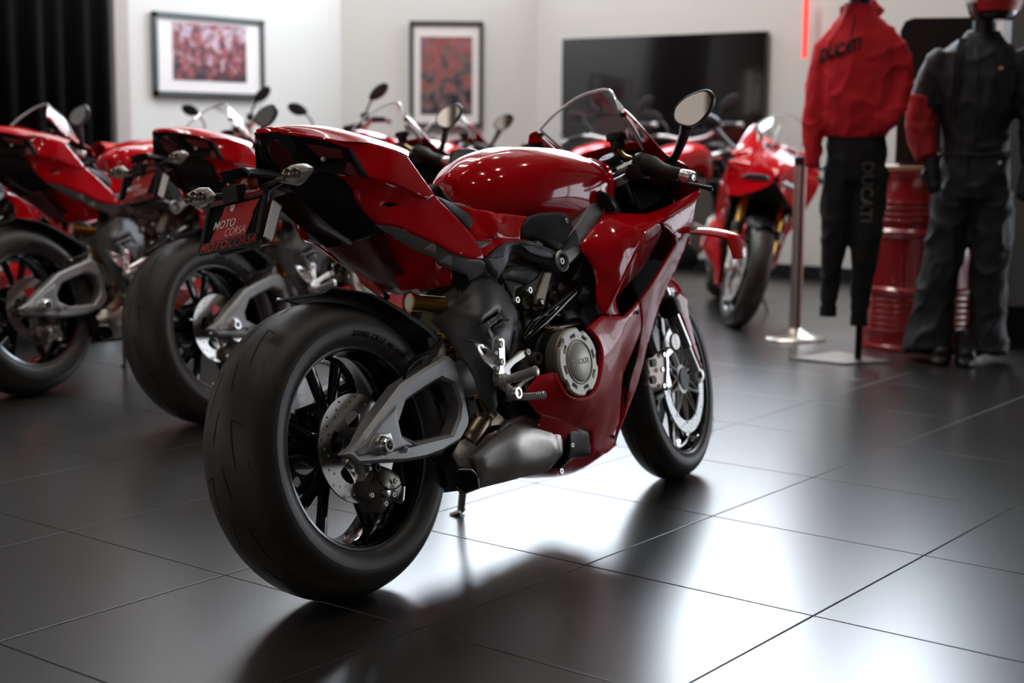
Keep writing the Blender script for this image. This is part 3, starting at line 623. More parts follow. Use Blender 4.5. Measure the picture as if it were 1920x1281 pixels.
    ko = [(p[0], p[2]) for p in [(0.638, 0.17, 0.763), (0.64, 0.17, 0.789), (0.676, 0.17, 0.81), (0.721, 0.17, 0.815), (0.802, 0.17, 0.814), (0.843, 0.17, 0.798), (0.847, 0.17, 0.776), (0.779, 0.17, 0.73), (0.712, 0.17, 0.756)]]
    for k in range(30):
        xk = ko[1][0]+(ko[6][0]-ko[1][0])*k/29; zz = [z for z in np.arange(.70, .86, .004) if inpoly(xk, z, ko)]
        for z0, z1 in zip(zz[:-1], zz[1:]):
            if z1-z0 < .0041: d.append(([(xk+dx, kf(xk, z)+dr, z) for z in (z0, z1) for dx, dr in ((-.0016, -.001), (0, .0011), (.0016, -.001))], [(0, 1, 4, 3), (1, 2, 5, 4)]))
    merge('knee_pad_ribs', 'seat', d, B, mirror=True)
    bolt((0.811, 0.182, 0.794), B, 'chrome', r=.007, h=.004)
    both('pad_filler', 'framedark', [(0.428, 0.165, 0.765), (0.505, 0.165, 0.759), (0.459, 0.167, 0.747), (0.444, 0.167, 0.746)], B, th=.004, edge=.001)

    # ---------------- tank
    S = []
    # half sections: centre, upper, shoulder, side, low side, crease, tuck
    def sec(x, zt, w1, z1, w2, z2, w3, z3, w4, z4): S.append(sym([(x, 0, zt), (x, w1*.55, zt-(zt-z1)*.38), (x, w1, z1), (x, w2, z2), (x, w3, z3), (x, w4, z4)]))
    sec(.556, .892, .014, .885, .026, .865, .034, .843, .036, .822)
    sec(.561, .940, .034, .925, .052, .888, .058, .852, .056, .820)
    sec(.588, .966, .054, .945, .082, .908, .090, .860, .084, .818)
    sec(.650, .998, .076, .974, .120, .922, .130, .862, .112, .812)
    sec(.760, 1.020, .096, .994, .148, .938, .152, .858, .122, .806)
    sec(.880, 1.024, .104, .996, .160, .946, .160, .862, .130, .800)
    sec(1.00, 1.018, .104, .990, .160, .942, .158, .860, .135, .785)
    sec(1.07, 1.006, .100, .978, .154, .934, .150, .850, .132, .765)
    sec(1.115, .992, .094, .966, .144, .922, .140, .845, .122, .768)
    sec(1.150, .972, .082, .950, .125, .908, .120, .84, .11, .78)
    T = loft('fuel_tank', 'red', S, B, nu=4, nv=4, th=.004, sharp=80)
    # front rim trim of the tank
    tube('tank_trim', 'black', [(1.135, -.10, .955), (1.150, -.05, .975), (1.155, 0, .98), (1.150, .05, .975), (1.140, .10, .955), (1.13, .128, .915), (1.105, .135, .86)], .006, B, n=8)
    tube('tank_front_strip', 'red', [(1.150, -.10, .957), (1.168, 0, .985), (1.158, .10, .957), (1.148, .132, .915), (1.118, .140, .85)], .0065, B, n=8)
    # lower shelf of the tank
    shelf = [(0.402, 0.118, 0.877), (0.428, 0.135, 0.857), (0.466, 0.145, 0.846), (0.555, 0.15, 0.832), (0.63, 0.152, 0.824), (0.688, 0.156, 0.815), (0.651, 0.16, 0.794), (0.633, 0.162, 0.781), (0.622, 0.165, 0.758), (0.528, 0.165, 0.763), (0.468, 0.162, 0.771), (0.439, 0.16, 0.776), (0.427, 0.142, 0.82), (0.418, 0.125, 0.85)]
    both('tank_skirt', 'red', shelf, B, [(0.525, 0.166, 0.802), (0.479, 0.152, 0.806)], th=.004, edge=.003, ew=.006)
    both('tank_skirt_edge', 'red', [(0.442, 0.158, 0.777), (0.498, 0.163, 0.765), (0.628, 0.166, 0.758), (0.651, 0.166, 0.755), (0.578, 0.168, 0.756), (0.529, 0.17, 0.75), (0.48, 0.17, 0.735), (0.454, 0.17, 0.723), (0.447, 0.165, 0.747), (0.507, 0.163, 0.758), (0.441, 0.16, 0.765)], B, th=.004, edge=.001)
    tube('tank_cap', 'black', [(.98, 0, 1.015), (.98, 0, 1.031)], .034, T, n=30, smooth=0)
    # ---------------- seat
    st = []
    for x, w_, zc, ze in ((.42, .10, .92, .905), (.45, .115, .875, .865), (.50, .13, .845, .84), (.545, .135, .835, .828), (.585, .13, .838, .822)):
        st.append(sym([(x, 0, zc), (x, w_*.55, zc), (x, w_*.85, zc-.004), (x, w_, ze-.012), (x, w_-.005, ze-.05)]))
    loft('seat', 'seat', st, B, nu=4, nv=3, th=.02)
    both('seat_bolster', 'seat', [(0.341, 0.14, 0.884), (0.381, 0.13, 0.877), (0.422, 0.125, 0.866), (0.453, 0.125, 0.864), (0.471, 0.128, 0.858), (0.493, 0.138, 0.83), (0.502, 0.144, 0.813), (0.491, 0.147, 0.801), (0.453, 0.153, 0.785), (0.422, 0.153, 0.798), (0.394, 0.148, 0.83), (0.367, 0.144, 0.857)], B, [(0.433, 0.15, 0.828)], th=.02, edge=.005, ew=.010)
    # tail hump inner face
    # ---------------- main fairing
    fold = [(1.431, 0.25, 0.841), (1.371, 0.252, 0.813), (1.28, 0.252, 0.792), (1.214, 0.252, 0.776), (1.157, 0.25, 0.762), (1.13, 0.249, 0.754), (1.106, 0.248, 0.747), (1.078, 0.246, 0.729), (1.033, 0.24, 0.684), (0.988, 0.234, 0.643), (0.948, 0.226, 0.602), (0.917, 0.217, 0.567), (0.894, 0.208, 0.539)]
    outA = [(1.022, 0.172, 0.807), (1.084, 0.165, 0.81), (1.148, 0.182, 0.802), (1.207, 0.2, 0.797), (1.253, 0.215, 0.803), (1.304, 0.228, 0.815), (1.363, 0.238, 0.83), (1.424, 0.248, 0.848)]+fold+[(0.888, 0.204, 0.541), (0.879, 0.203, 0.559), (0.878, 0.202, 0.581), (0.888, 0.202, 0.623), (0.887, 0.2, 0.666), (0.874, 0.196, 0.689), (0.858, 0.191, 0.709), (0.861, 0.188, 0.731), (0.939, 0.18, 0.767)]
    F = both('side_fairing', 'red', outA, B, [(0.975, 0.232, 0.728), (0.914, 0.222, 0.647), (1.059, 0.236, 0.752)], th=.004, edge=.0035, ew=.007, step=.011)
    for s in (1, -1):
        tube('fairing_glint_bead', 'red', [(p[0], s*(p[1]+.0005), p[2]) for p in fold], .0028, B, n=8, smooth=2)  # added bead along the fold, there to catch a highlight
    holeL = [(0.995, 0.19, 0.526), (1.005, 0.178, 0.57), (1.093, 0.172, 0.608), (1.167, 0.178, 0.644), (1.208, 0.19, 0.684), (1.223, 0.212, 0.718), (1.213, 0.235, 0.745), (1.184, 0.247, 0.758)]
    both('duct_face', 'red', [fold[4], fold[5], fold[6], fold[7], fold[8], fold[9], fold[10], fold[11], fold[12], (0.922, 0.204, 0.531)]+holeL, B, [(1.058, 0.198, 0.633), (1.126, 0.222, 0.707)], th=.003, edge=.002, ew=.004, step=.010)
    both('duct_inner', 'reddark', [(1.243, 0.215, 0.75), (1.301, 0.215, 0.729), (1.317, 0.2, 0.696), (1.288, 0.185, 0.657), (1.255, 0.17, 0.667), (1.207, 0.155, 0.651), (1.187, 0.18, 0.694)], B, th=.003, edge=0)  # shadowed duct lining, its shade painted as a darker red
    C_ = [(1.428, 0.252, 0.841), (1.401, 0.251, 0.812), (1.39, 0.245, 0.782), (1.376, 0.238, 0.748), (1.364, 0.228, 0.713), (1.349, 0.218, 0.679), (1.295, 0.195, 0.605), (1.231, 0.176, 0.528), (1.178, 0.16, 0.442), (1.112, 0.138, 0.323), (1.054, 0.118, 0.24), (1.02, 0.108, 0.196), (1.011, 0.103, 0.174), (0.986, 0.104, 0.172), (1.032, 0.112, 0.23), (1.04, 0.116, 0.251), (1.058, 0.14, 0.35), (1.089, 0.154, 0.404), (1.114, 0.174, 0.473), (1.115, 0.182, 0.502), (1.09, 0.198, 0.556), (1.149, 0.214, 0.601), (1.209, 0.224, 0.649), (1.27, 0.236, 0.698), (1.26, 0.242, 0.721), (1.231, 0.246, 0.74), (1.201, 0.249, 0.754), (1.178, 0.25, 0.763), (1.214, 0.252, 0.774), (1.277, 0.253, 0.79), (1.368, 0.253, 0.811)]
    both('front_fairing_strip', 'red', C_, B, th=.004, edge=.003, ew=.006, step=.011)
    for s in (1, -1):
        tube('strip_glint_bead', 'red', [(p[0], s*p[1], p[2]) for p in [(1.091, 0.197, 0.555), (1.149, 0.2135, 0.6), (1.209, 0.2235, 0.647), (1.267, 0.2355, 0.697), (1.261, 0.2415, 0.721), (1.229, 0.246, 0.741), (1.198, 0.249, 0.754)]], .0028, B, n=8, smooth=3)  # added bead on the strip border, meant to catch a bright line
    text('fairing_text', 'blackgloss', 'DUCATI', (lambda a, b, c=0, _o=np.array((1.271, 0.245, 0.724)): _o+np.array([a*.80+b*.35, -a*.06+.002, -a*.55+b*.85])), B, size=.022, shear=.1)
    low_ = [(0.89, 0.203, 0.535), (0.932, 0.206, 0.528), (0.99, 0.208, 0.523), (1.042, 0.203, 0.539), (1.09, 0.198, 0.556), (1.115, 0.182, 0.502), (1.113, 0.176, 0.471), (1.075, 0.168, 0.427), (1.026, 0.152, 0.363), (1.018, 0.146, 0.332), (1.018, 0.132, 0.281), (1.026, 0.116, 0.231), (0.997, 0.11, 0.204), (1.006, 0.106, 0.185), (0.993, 0.103, 0.171), (0.975, 0.1, 0.161), (0.915, 0.108, 0.166), (0.869, 0.114, 0.17), (0.856, 0.125, 0.201), (0.843, 0.136, 0.234), (0.778, 0.15, 0.253), (0.719, 0.162, 0.271), (0.631, 0.176, 0.296), (0.556, 0.188, 0.319), (0.526, 0.196, 0.344), (0.504, 0.2, 0.361), (0.489, 0.206, 0.38), (0.508, 0.216, 0.399), (0.534, 0.222, 0.416), (0.565, 0.228, 0.418), (0.588, 0.23, 0.417), (0.594, 0.232, 0.388), (0.617, 0.232, 0.36), (0.642, 0.231, 0.347), (0.671, 0.23, 0.34), (0.723, 0.227, 0.34), (0.768, 0.224, 0.358), (0.802, 0.222, 0.396), (0.822, 0.22, 0.434), (0.824, 0.219, 0.457), (0.816, 0.218, 0.476), (0.787, 0.216, 0.507)]
    both('lower_fairing', 'redsatin', low_, B, [(0.939, 0.206, 0.46), (0.865, 0.207, 0.396), (0.855, 0.193, 0.328), (0.764, 0.185, 0.285), (0.948, 0.15, 0.275)], th=.004, edge=.004, ew=.008, step=.011)
    tube('clutch_rim', 'redsatin', [(0.589, 0.229, 0.415), (0.592, 0.233, 0.387), (0.613, 0.234, 0.357), (0.64, 0.233, 0.344), (0.672, 0.232, 0.337), (0.721, 0.229, 0.337), (0.766, 0.226, 0.355), (0.804, 0.224, 0.395), (0.824, 0.222, 0.434), (0.826, 0.221, 0.456), (0.818, 0.219, 0.478), (0.789, 0.217, 0.511)], .0045, B, n=8)
    bolt((1.063, 0.2, 0.526), B, 'black', r=.006); bolt((0.987, 0.112, 0.199), B, 'black', r=.006)
    tube('fairing_slot', 'black', [(1.121, 0.178, 0.502), (1.099, 0.15, 0.407), (1.067, 0.134, 0.346), (1.05, 0.11, 0.25)], [.004, .010, .012, .006], B, n=6, smooth=2)
    # belly pan closing underneath
    loft('belly_pan', 'redsatin', [sym([(.62, 0, .215), (.62, .10, .235), (0.559, 0.186, 0.318)]), sym([(.72, 0, .155), (.72, .10, .17), (0.722, 0.16, 0.271)]), sym([(.80, 0, .13), (.80, .07, .14), (0.859, 0.122, 0.197)]), sym([(.90, 0, .125), (.90, .06, .135), (0.931, 0.106, 0.164)]), sym([(1.0, 0, .155), (1.0, .05, .165), (1.016, 0.1, 0.177)])], B, nu=4, nv=3, th=.004)
    # ---------------- nose, ears, screen
    nose = [(1.238, .160, 1.101), (1.30, .158, 1.068), (1.38, .135, 1.015), (1.47, .105, .965), (1.56, .075, .925), (1.64, .040, .880), (1.675, .015, .845), (1.665, .015, .815), (1.625, .055, .775), (1.565, .105, .735), (1.49, .160, .700), (1.40, .21, .69), (1.364, 0.228, 0.713), (1.376, 0.238, 0.748), (1.39, 0.245, 0.782), (1.403, 0.25, 0.812), (1.429, 0.25, 0.843), (1.429, 0.249, 0.879), (1.402, 0.242, 0.908), (1.337, 0.229, 0.948), (1.314, 0.222, 0.965), (1.281, 0.209, 1.005), (1.249, 0.196, 1.044), (1.226, 0.186, 1.07), (1.222, 0.178, 1.082), (1.215, 0.17, 1.091), (1.222, .165, 1.098)]
    both('nose_fairing', 'red', nose, B, [(1.50, .150, .84), (1.42, .195, .90)], th=.004, edge=.002, ew=.005, step=.013)
    tl = [(1.38, .135, 1.015), (1.47, .105, .965), (1.56, .075, .925), (1.64, .040, .880), (1.675, .015, .845)]
    loft('nose_top', 'red', [sym([(a+.01, 0, c_+.012), (a, b_*.5, c_+.008), (a, b_, c_)]) for a, b_, c_ in tl], B, nu=3, nv=2, th=.003)
    loft('nose_bottom', 'black', [sym([(a, 0, c_), (a, b_, c_)]) for a, b_, c_ in [(1.40, .20, .70), (1.49, .155, .71), (1.565, .10, .745), (1.625, .05, .785), (1.665, .012, .825)]], B, nu=2, nv=2, th=.003)
    both('headlight', 'headlamp', [(1.48, .172, .80), (1.56, .130, .805), (1.63, .068, .815), (1.655, .034, .828), (1.62, .070, .850), (1.53, .147, .835)], B, th=.012, edge=.003, ew=.008, fix=lambda x, z: .004+max(.02, .178-(x-1.48)*.86+(.82-z)*.15))
    # screen
    base = [(1.53, 0, .955), (1.52, .035, .955), (1.49, .07, .957), (1.44, .098, .965), (1.37, .118, .995)]
    rear = [(1.374, 0, 1.196), (1.356, 0.035, 1.188), (1.325, 0.07, 1.17), (1.269, 0.11, 1.136), (1.228, 0.14, 1.099)]
    r0 = (1.345, 0, 1.190); rear = [r0, (1.342, .035, 1.188), (1.322, .07, 1.174), (1.275, .11, 1.140), (1.236, .140, 1.102)]
    mid = [tuple(np.array(a)*.5+np.array(b_)*.5+np.array([.022*k, 0, .028*k])) for a, b_, k in zip(base, rear, (1, 1, .8, .5, .15))]
    WS = loft('windscreen', 'screen', [sym(rear), sym([tuple(np.array(a)*.72+np.array(b_)*.28+np.array([.016*k, 0, .020*k])) for a, b_, k in zip(rear, base, (1, 1, .8, .5, .15))]), sym(mid), sym(base)], B, nu=4, nv=4, th=.003)
    tube('lit_screen_edge', 'edge_rimlight', sym(rear), .0040, WS, n=8)  # whitish tube paints the rim light along the screen
    for s in (1, -1):
        tube('lit_screen_edge', 'edge_rimlight', [(1.236, s*.140, 1.102), (1.30, s*.131, 1.055), (1.37, s*.118, .995)], .0036, WS, n=8)
        box('screen_bracket', 'black', (1.243, s*.146, 1.088), (.022, .010, .012), B)
        tube('ear_trim', 'alu', [(1.25, s*.148, 1.08), (1.31, s*.140, 1.035), (1.37, s*.128, .985)], .003, B, n=6)
    # dashboard, black cockpit
    box('dashboard', 'blackmatte', (1.40, 0, .965), (.02, .17, .10), B, ax=[[.85, 0, -.5], [0, 1, 0], [.5, 0, .85]], bev=.008)
    loft('cockpit_tray', 'blackmatte', [sym([(1.10, 0, .86), (1.10, .13, .80)]), sym([(1.2, 0, .84), (1.2, .16, .78)]), sym([(1.3, 0, .86), (1.3, .19, .80)]), sym([(1.45, 0, .93), (1.45, .14, .88)])], B, nu=3, nv=2, th=.003)
    both('inner_fairing', 'blackmatte', [(1.02, .150, .78), (1.16, .160, .80), (1.30, .185, .83), (1.42, .175, .90), (1.40, .16, .76), (1.33, .13, .62), (1.24, .11, .50), (1.10, .11, .48), (1.02, .12, .60)], B, th=.003, edge=0)
    both('nose_inner', 'blackmatte', [(1.40, .168, .93), (1.46, .13, .93), (1.46, .15, .86), (1.42, .18, .86)], B, th=.003, edge=0)
    # winglet
    wl = [[(1.39, .232, .742), (1.44, .236, .752), (1.50, .215, .752)], [(1.40, .270, .732), (1.45, .272, .744), (1.505, .262, .740)], [(1.405, .320, .716), (1.455, .322, .726), (1.505, .318, .720)], [(1.408, .338, .700), (1.455, .343, .706), (1.503, .338, .700)], [(1.41, .346, .650), (1.44, .350, .648), (1.48, .347, .655)]]
    for s in (1, -1):
        loft('winglet', 'red', [[(p[0]-.02, s*p[1], p[2]-.018) for p in r_] for r_ in wl], B, nu=3, nv=3, th=.006*s)
    # ---------------- mirrors
    for s in (1, -1):
        x0 = 1.195
        ol = [(.331, 1.058), (.344, 1.074), (.375, 1.090), (.418, 1.098), (.446, 1.096), (.459, 1.081), (.460, 1.063), (.446, 1.040), (.413, 1.015), (.378, 1.006), (.342, 1.020), (.328, 1.038)]
        cx, cz = .396, 1.054
        def ring(k, dx): return [(x0+dx, s*(cx+(a-cx)*k), cz+(b_-cz)*k) for a, b_ in ol]
        MR = loft('mirror', 'mirrorhouse', [ring(.86, .006), ring(.95, -.002), ring(1.0, .004), ring(.97, .016), ring(.75, .034), ring(.35, .044)], B, nu=3, nv=3, closed=True, caps=True)
        g = [tuple(p) for p in cr(ring(.885, .0), 4, True)]
        finish('mirror_glass', g, [tuple(range(len(g)))], 'mirror', MR)
        tube('mirror_stem', 'mirrorhouse', [(1.225, s*.355, 1.020), (1.26, s*.32, .995), (1.32, s*.255, .955), (1.365, s*.205, .935)], [.020, .015, .012, .016], MR, n=12)
    # ---------------- forks, bars
    ft = np.array((1.211, 0.105, 0.938)); fb = np.array((1.451, 0.112, 0.399)); ax_ = (ft-fb)/np.linalg.norm(ft-fb)
    for s in (1, -1):
        off = np.array([0, 0, 0]) if s > 0 else np.array([-.035, -.217, 0])
        t_, b_ = ft+off, fb+off+np.array([0, 0, 0])
        FK = tube('fork_leg', 'forkblack', [t_-ax_*.03, t_-ax_*.34], .026, B, n=24, smooth=0)
        tube('fork_tube', 'forksteel', [t_-ax_*.30, b_], .0215, FK, n=24, smooth=0)
        lathe('fork_collar', 'black', [(.0, 0), (.032, 0), (.034, .03), (.030, .055), (0, .055)], b_+ax_*.115, ax_, n=24, parent=FK)
        lathe('fork_cap', 'black', [(0, .0), (.034, 0), (.034, .012), (.030, .015), (.030, .036), (.026, .042), (0, .042)], t_-ax_*.0, ax_, n=24, parent=FK)
        merge('cap_knurl', 'alu', [boltdata(t_+ax_*.040+np.array([.016*math.cos(q), s*.0+.016*math.sin(q), 0]), ax_, .0035, .003) for q in np.arange(8)*PI/4], FK)
        lathe('fork_clamp', 'alu', [(.026, -.012), (.034, -.012), (.034, .012), (.026, .012)], t_-ax_*.03, ax_, n=24, parent=FK)
        fx = np.array([1.485-(.017 if s < 0 else -.017), s*.112, .300]) if s < 0 else np.array((1.498, 0.112, 0.305))
        tube('fork_foot', 'alu', [b_+ax_*.01, (b_+fx)/2+np.array([0, 0, .01]), fx+ax_*.015], [.018, .014, .016], FK, n=12)
        lathe('axle_clamp', 'alu', [(.009, -.012), (.023, -.012), (.025, .0), (.022, .010), (.011, .012), (.010, .0)], fx, (math.sin(-STEER), math.cos(STEER), 0), n=24, parent=FK)
        fs_ = fx+np.array([-.068, -s*.012, .020])
        CA = panel('front_caliper', 'caliper2', [(1.255, 0.1, 0.403), (1.297, 0.1, 0.409), (1.346, 0.1, 0.396), (1.361, 0.1, 0.375), (1.348, 0.1, 0.332), (1.332, 0.1, 0.299), (1.297, 0.1, 0.287), (1.238, 0.1, 0.295), (1.217, 0.1, 0.314), (1.235, 0.1, 0.346), (1.235, 0.1, 0.377)] if s > 0 else [(p[0]-.03, -p[1], p[2]) for p in [(1.255, 0.1, 0.403), (1.297, 0.1, 0.409), (1.346, 0.1, 0.396), (1.361, 0.1, 0.375), (1.348, 0.1, 0.332), (1.332, 0.1, 0.299), (1.297, 0.1, 0.287), (1.238, 0.1, 0.295), (1.217, 0.1, 0.314), (1.235, 0.1, 0.346), (1.235, 0.1, 0.377)]], B, [] , th=.055*s, edge=.006*s, ew=.012)
        if s > 0:
            panel('caliper_bracket', 'alubright', [(1.346, 0.105, 0.403), (1.375, 0.105, 0.408), (1.409, 0.105, 0.391), (1.366, 0.105, 0.377), (1.352, 0.105, 0.331), (1.359, 0.105, 0.292), (1.331, 0.105, 0.283), (1.314, 0.105, 0.298), (1.335, 0.105, 0.349)], B, th=.016, edge=.003, ew=.006)
            for q in ((1.327, 0.106, 0.389), (1.3, 0.106, 0.3), (1.302, 0.108, 0.348)): bolt(q, CA, 'chrome', r=.008, h=.006)
            for q in ((1.273, 0.104, 0.372), (1.258, 0.104, 0.324)): lathe('caliper_window', 'black', [(0, 0), (.013, 0), (.013, .002), (0, .002)], q, n=16, parent=CA)
            tube('front_brake_hose', 'black', [(1.284, 0.11, 0.402), (1.257, 0.12, 0.451), (1.287, 0.11, 0.496), (1.318, 0.09, 0.558)], .0045, B, n=8)
            c = np.array((1.373, 0.125, 0.42)); lathe('fork_reflector', 'reflector', [(0, -.004), (.0245, -.004), (.0255, 0), (.0235, .004), (0, .005)], c, (0, 1, 0), n=30, parent=FK)
    bar = [(1.232, 0.155, 0.957), (1.247, 0.175, 0.948), (1.233, 0.235, 0.922), (1.24, 0.305, 0.887)]
    tube('clip_on', 'alu', [(1.191, 0.125, 0.929), (1.226, 0.15, 0.939), (1.245, 0.175, 0.944)], .014, B, n=12)
    merge('throttle_housing', 'black', [tubedata([(1.241, 0.165, 0.952), (1.241, 0.178, 0.946), (1.243, 0.19, 0.941)], [.022, .030, .028], 16, 3), boxdata((1.232, 0.172, 0.92), (.05, .05, .05), None, .01)], B)
    tube('grip', 'grip', [(1.241, 0.188, 0.941), (1.245, 0.212, 0.931), (1.241, 0.243, 0.914), (1.242, 0.278, 0.898), (1.246, 0.292, 0.89)], [.029, .027, .0185, .017, .018], B, n=20)
    tube('bar_end', 'alubright', [(1.242, 0.294, 0.89), (1.245, 0.302, 0.886), (1.247, 0.33, 0.876), (1.246, 0.337, 0.873)], [.0135, .0175, .0175, .014], B, n=24, smooth=2)
    lathe('bar_end_bolt', 'chrome', [(0, 0), (.006, 0), (.008, .003), (.004, .003), (0, .001)], (1.243, 0.337, 0.873), (-.05, 1, -.1), n=16, parent=B)
    tube('brake_lever', 'black', [(1.266, 0.185, 0.917), (1.269, 0.24, 0.887), (1.275, 0.29, 0.866), (1.288, 0.335, 0.847), (1.301, 0.352, 0.838)], [.010, .007, .006, .006, .007], B, n=10)
    lathe('lever_ball', 'black', [(0, -.009), (.007, -.006), (.009, 0), (.007, .006), (0, .009)], (1.3, 0.356, 0.837), n=14, parent=B)
    merge('kill_switch', 'redprint', [boxdata((1.227, 0.178, 0.939), (.012, .016, .014), None, .003), boxdata((1.214, 0.175, 0.926), (.008, .010, .010), None, .002)], B)
    # brake fluid reservoir
    rc = np.array((1.238, 0.115, 0.995))
    lathe('fluid_reservoir', 'black', [(0, 0), (.020, 0), (.021, .03), (0, .03)], rc, (0, 0, 1), n=24, parent=B)
    lathe('reservoir_cap', 'black', [(0, .026), (.029, .026), (.030, .040), (.026, .047), (0, .047)], rc, (0, 0, 1), n=28, parent=B)
    tube('reservoir_hose', 'gold', [rc, rc+np.array([.01, .01, -.02]), rc+np.array([.03, .02, -.03])], .006, B, n=8)
    merge('top_yoke', 'framedark', [boxdata((ft[0]-.018, 0, ft[2]-.030), (.05, .21, .022), None, .006), boxdata((ft[0]-.04, 0, ft[2]-.028), (.05, .07, .02), None, .006)], B)
    # left bar
    tube('grip', 'grip', [(1.17, -.20, .905), (1.13, -.26, .895), (1.09, -.32, .885)], [.024, .018, .018], B, n=16)
    tube('bar_end', 'alubright', [(1.09, -.32, .885), (1.065, -.358, .880)], .0165, B, n=16, smooth=0)
    tube('clutch_lever', 'black', [(1.22, -.19, .90), (1.19, -.27, .89), (1.15, -.36, .885)], [.009, .006, .006], B, n=8)
    tube('clip_on', 'alu', [(1.17, -.125, .905), (1.165, -.20, .905)], .014, B, n=10, smooth=0)
    # connector under the tank front
    merge('wiring_connector', 'black', [tubedata([(1.017, 0.165, 0.866), (1.039, 0.17, 0.845), (1.059, 0.172, 0.819)], [.010, .020, .017], 10, 3), boxdata((1.051, 0.172, 0.831), (.03, .02, .03), None, .005)], B)
    # ---------------- front mudguard (turns with the wheel)
    rows = []
    for k in range(9):
        a = math.radians(62+k*9.5); R_ = .318+.008*math.sin(PI*k/8)
        taper = (.75, .92, 1, 1, 1, 1, 1, .95, .8)[k]; dr = (.022, .03, .05, .06, .06, .05, .04, .03, .02)[k]
        def q(R2, r): return (R2*math.cos(a), r, R2*math.sin(a))
        rows.append(sym([q(R_, 0), q(R_-.004, .032*taper), q(R_-.016, .058*taper), q(R_-.016-dr*.5, .068*taper), q(R_-.016-dr, .070*taper)]))
    FM = loft('front_mudguard', 'red', rows, B, nu=2, nv=3, th=.003)
    for s in (1, -1):
        pts = [(1.475, 0.085, 0.558), (1.508, 0.085, 0.567), (1.559, 0.085, 0.538), (1.556, 0.085, 0.476), (1.567, 0.085, 0.404), (1.581, 0.085, 0.351), (1.595, 0.085, 0.306), (1.576, 0.085, 0.325), (1.542, 0.085, 0.4), (1.519, 0.085, 0.466), (1.494, 0.085, 0.524)]
        panel('mudguard_stay', 'red', pts if s > 0 else [(p[0]-.026, p[1]-.008, p[2]) for p in pts], B, [], th=.004, edge=.002, ew=.004, fix=None) if s > 0 else finish('mudguard_stay', [(p[0]-.026, -p[1], p[2]) for p in pts], [tuple(range(len(pts)))], 'red', B)
    FM.location = (1.485, 0, .300); FM.rotation_euler = (0, 0, STEER)

    # ---------------- exhaust shield (big black bulge)
    sh = [(0.488, 0.138, 0.677), (0.519, 0.137, 0.672), (0.551, 0.134, 0.657), (0.572, 0.138, 0.636), (0.585, 0.142, 0.611), (0.591, 0.146, 0.586), (0.588, 0.15, 0.558), (0.569, 0.156, 0.519), (0.553, 0.16, 0.489), (0.505, 0.166, 0.469), (0.482, 0.17, 0.487), (0.471, 0.172, 0.504), (0.456, 0.174, 0.516), (0.435, 0.176, 0.505), (0.415, 0.18, 0.468), (0.426, 0.178, 0.447), (0.428, 0.17, 0.407), (0.437, 0.16, 0.362), (0.423, 0.158, 0.351), (0.409, 0.158, 0.348), (0.376, 0.16, 0.388), (0.367, 0.158, 0.424), (0.36, 0.15, 0.464), (0.353, 0.135, 0.495), (0.353, 0.115, 0.527), (0.352, 0.09, 0.562), (0.348, 0.055, 0.589), (0.352, 0.05, 0.604), (0.363, 0.06, 0.624), (0.39, 0.08, 0.647), (0.418, 0.105, 0.665), (0.442, 0.13, 0.676)]
    vent = [[(0.404, 0.17, 0.566), (0.422, 0.17, 0.574), (0.489, 0.16, 0.589), (0.494, 0.16, 0.582), (0.468, 0.165, 0.576), (0.41, 0.17, 0.563)], [(0.428, 0.17, 0.556), (0.493, 0.165, 0.568), (0.505, 0.165, 0.564), (0.451, 0.17, 0.552), (0.445, 0.17, 0.538)], [(0.511, 0.165, 0.484), (0.542, 0.16, 0.527), (0.54, 0.16, 0.508), (0.517, 0.165, 0.481)]]
    SH = panel('exhaust_shield', 'shield', sh, B, [(0.396, 0.178, 0.573), (0.387, 0.176, 0.446), (0.357, 0.132, 0.602)], holes=vent, th=.004, edge=.006, ew=.014, step=.011, lam=5e-4)
    panel('shield_vent', 'blackmatte', [(0.424, 0.15, 0.564), (0.517, 0.14, 0.593), (0.542, 0.145, 0.566), (0.574, 0.145, 0.533), (0.543, 0.15, 0.475), (0.509, 0.155, 0.512), (0.453, 0.16, 0.533)], SH, th=.003, edge=0)
    panel('shield_rib', 'shield', [(0.389, 0.19, 0.544), (0.391, 0.19, 0.557), (0.455, 0.184, 0.572), (0.501, 0.18, 0.567), (0.505, 0.179, 0.561), (0.458, 0.184, 0.567), (0.405, 0.19, 0.553), (0.415, 0.19, 0.534), (0.404, 0.19, 0.525)], SH, th=.006, edge=.002, ew=.004)
    panel('shield_line', 'shield', [(0.323, 0.178, 0.537), (0.354, 0.184, 0.526), (0.407, 0.188, 0.504), (0.404, 0.188, 0.498), (0.351, 0.185, 0.519), (0.324, 0.178, 0.532)], SH, th=.004, edge=.0015, ew=.003)
    # ---------------- rearset
    box('rearset_dummy', 'black', (.46, .10, .47), (.05, .06, .10), B)
    both('heel_guard', 'alubright', [(0.335, 0.19, 0.523), (0.363, 0.192, 0.517), (0.405, 0.196, 0.493), (0.404, 0.196, 0.457), (0.393, 0.196, 0.449), (0.375, 0.196, 0.46), (0.356, 0.194, 0.476)], B, holes=[[(0.355, 0.19, 0.508), (0.377, 0.19, 0.503), (0.38, 0.19, 0.492), (0.365, 0.19, 0.492)]], th=.003, edge=.001, ew=.002)
    hb = [(p[0], 0, p[2]) for p in [(0.41, 0.2, 0.516), (0.418, 0.2, 0.525), (0.432, 0.2, 0.526), (0.441, 0.2, 0.518), (0.435, 0.2, 0.489), (0.429, 0.2, 0.459), (0.419, 0.2, 0.452), (0.42, 0.2, 0.439), (0.399, 0.2, 0.426), (0.39, 0.2, 0.44), (0.4, 0.2, 0.454)]]
    RS = prism('footrest_hanger', 'alubright', hb, .188, .202, B, bev=.003)
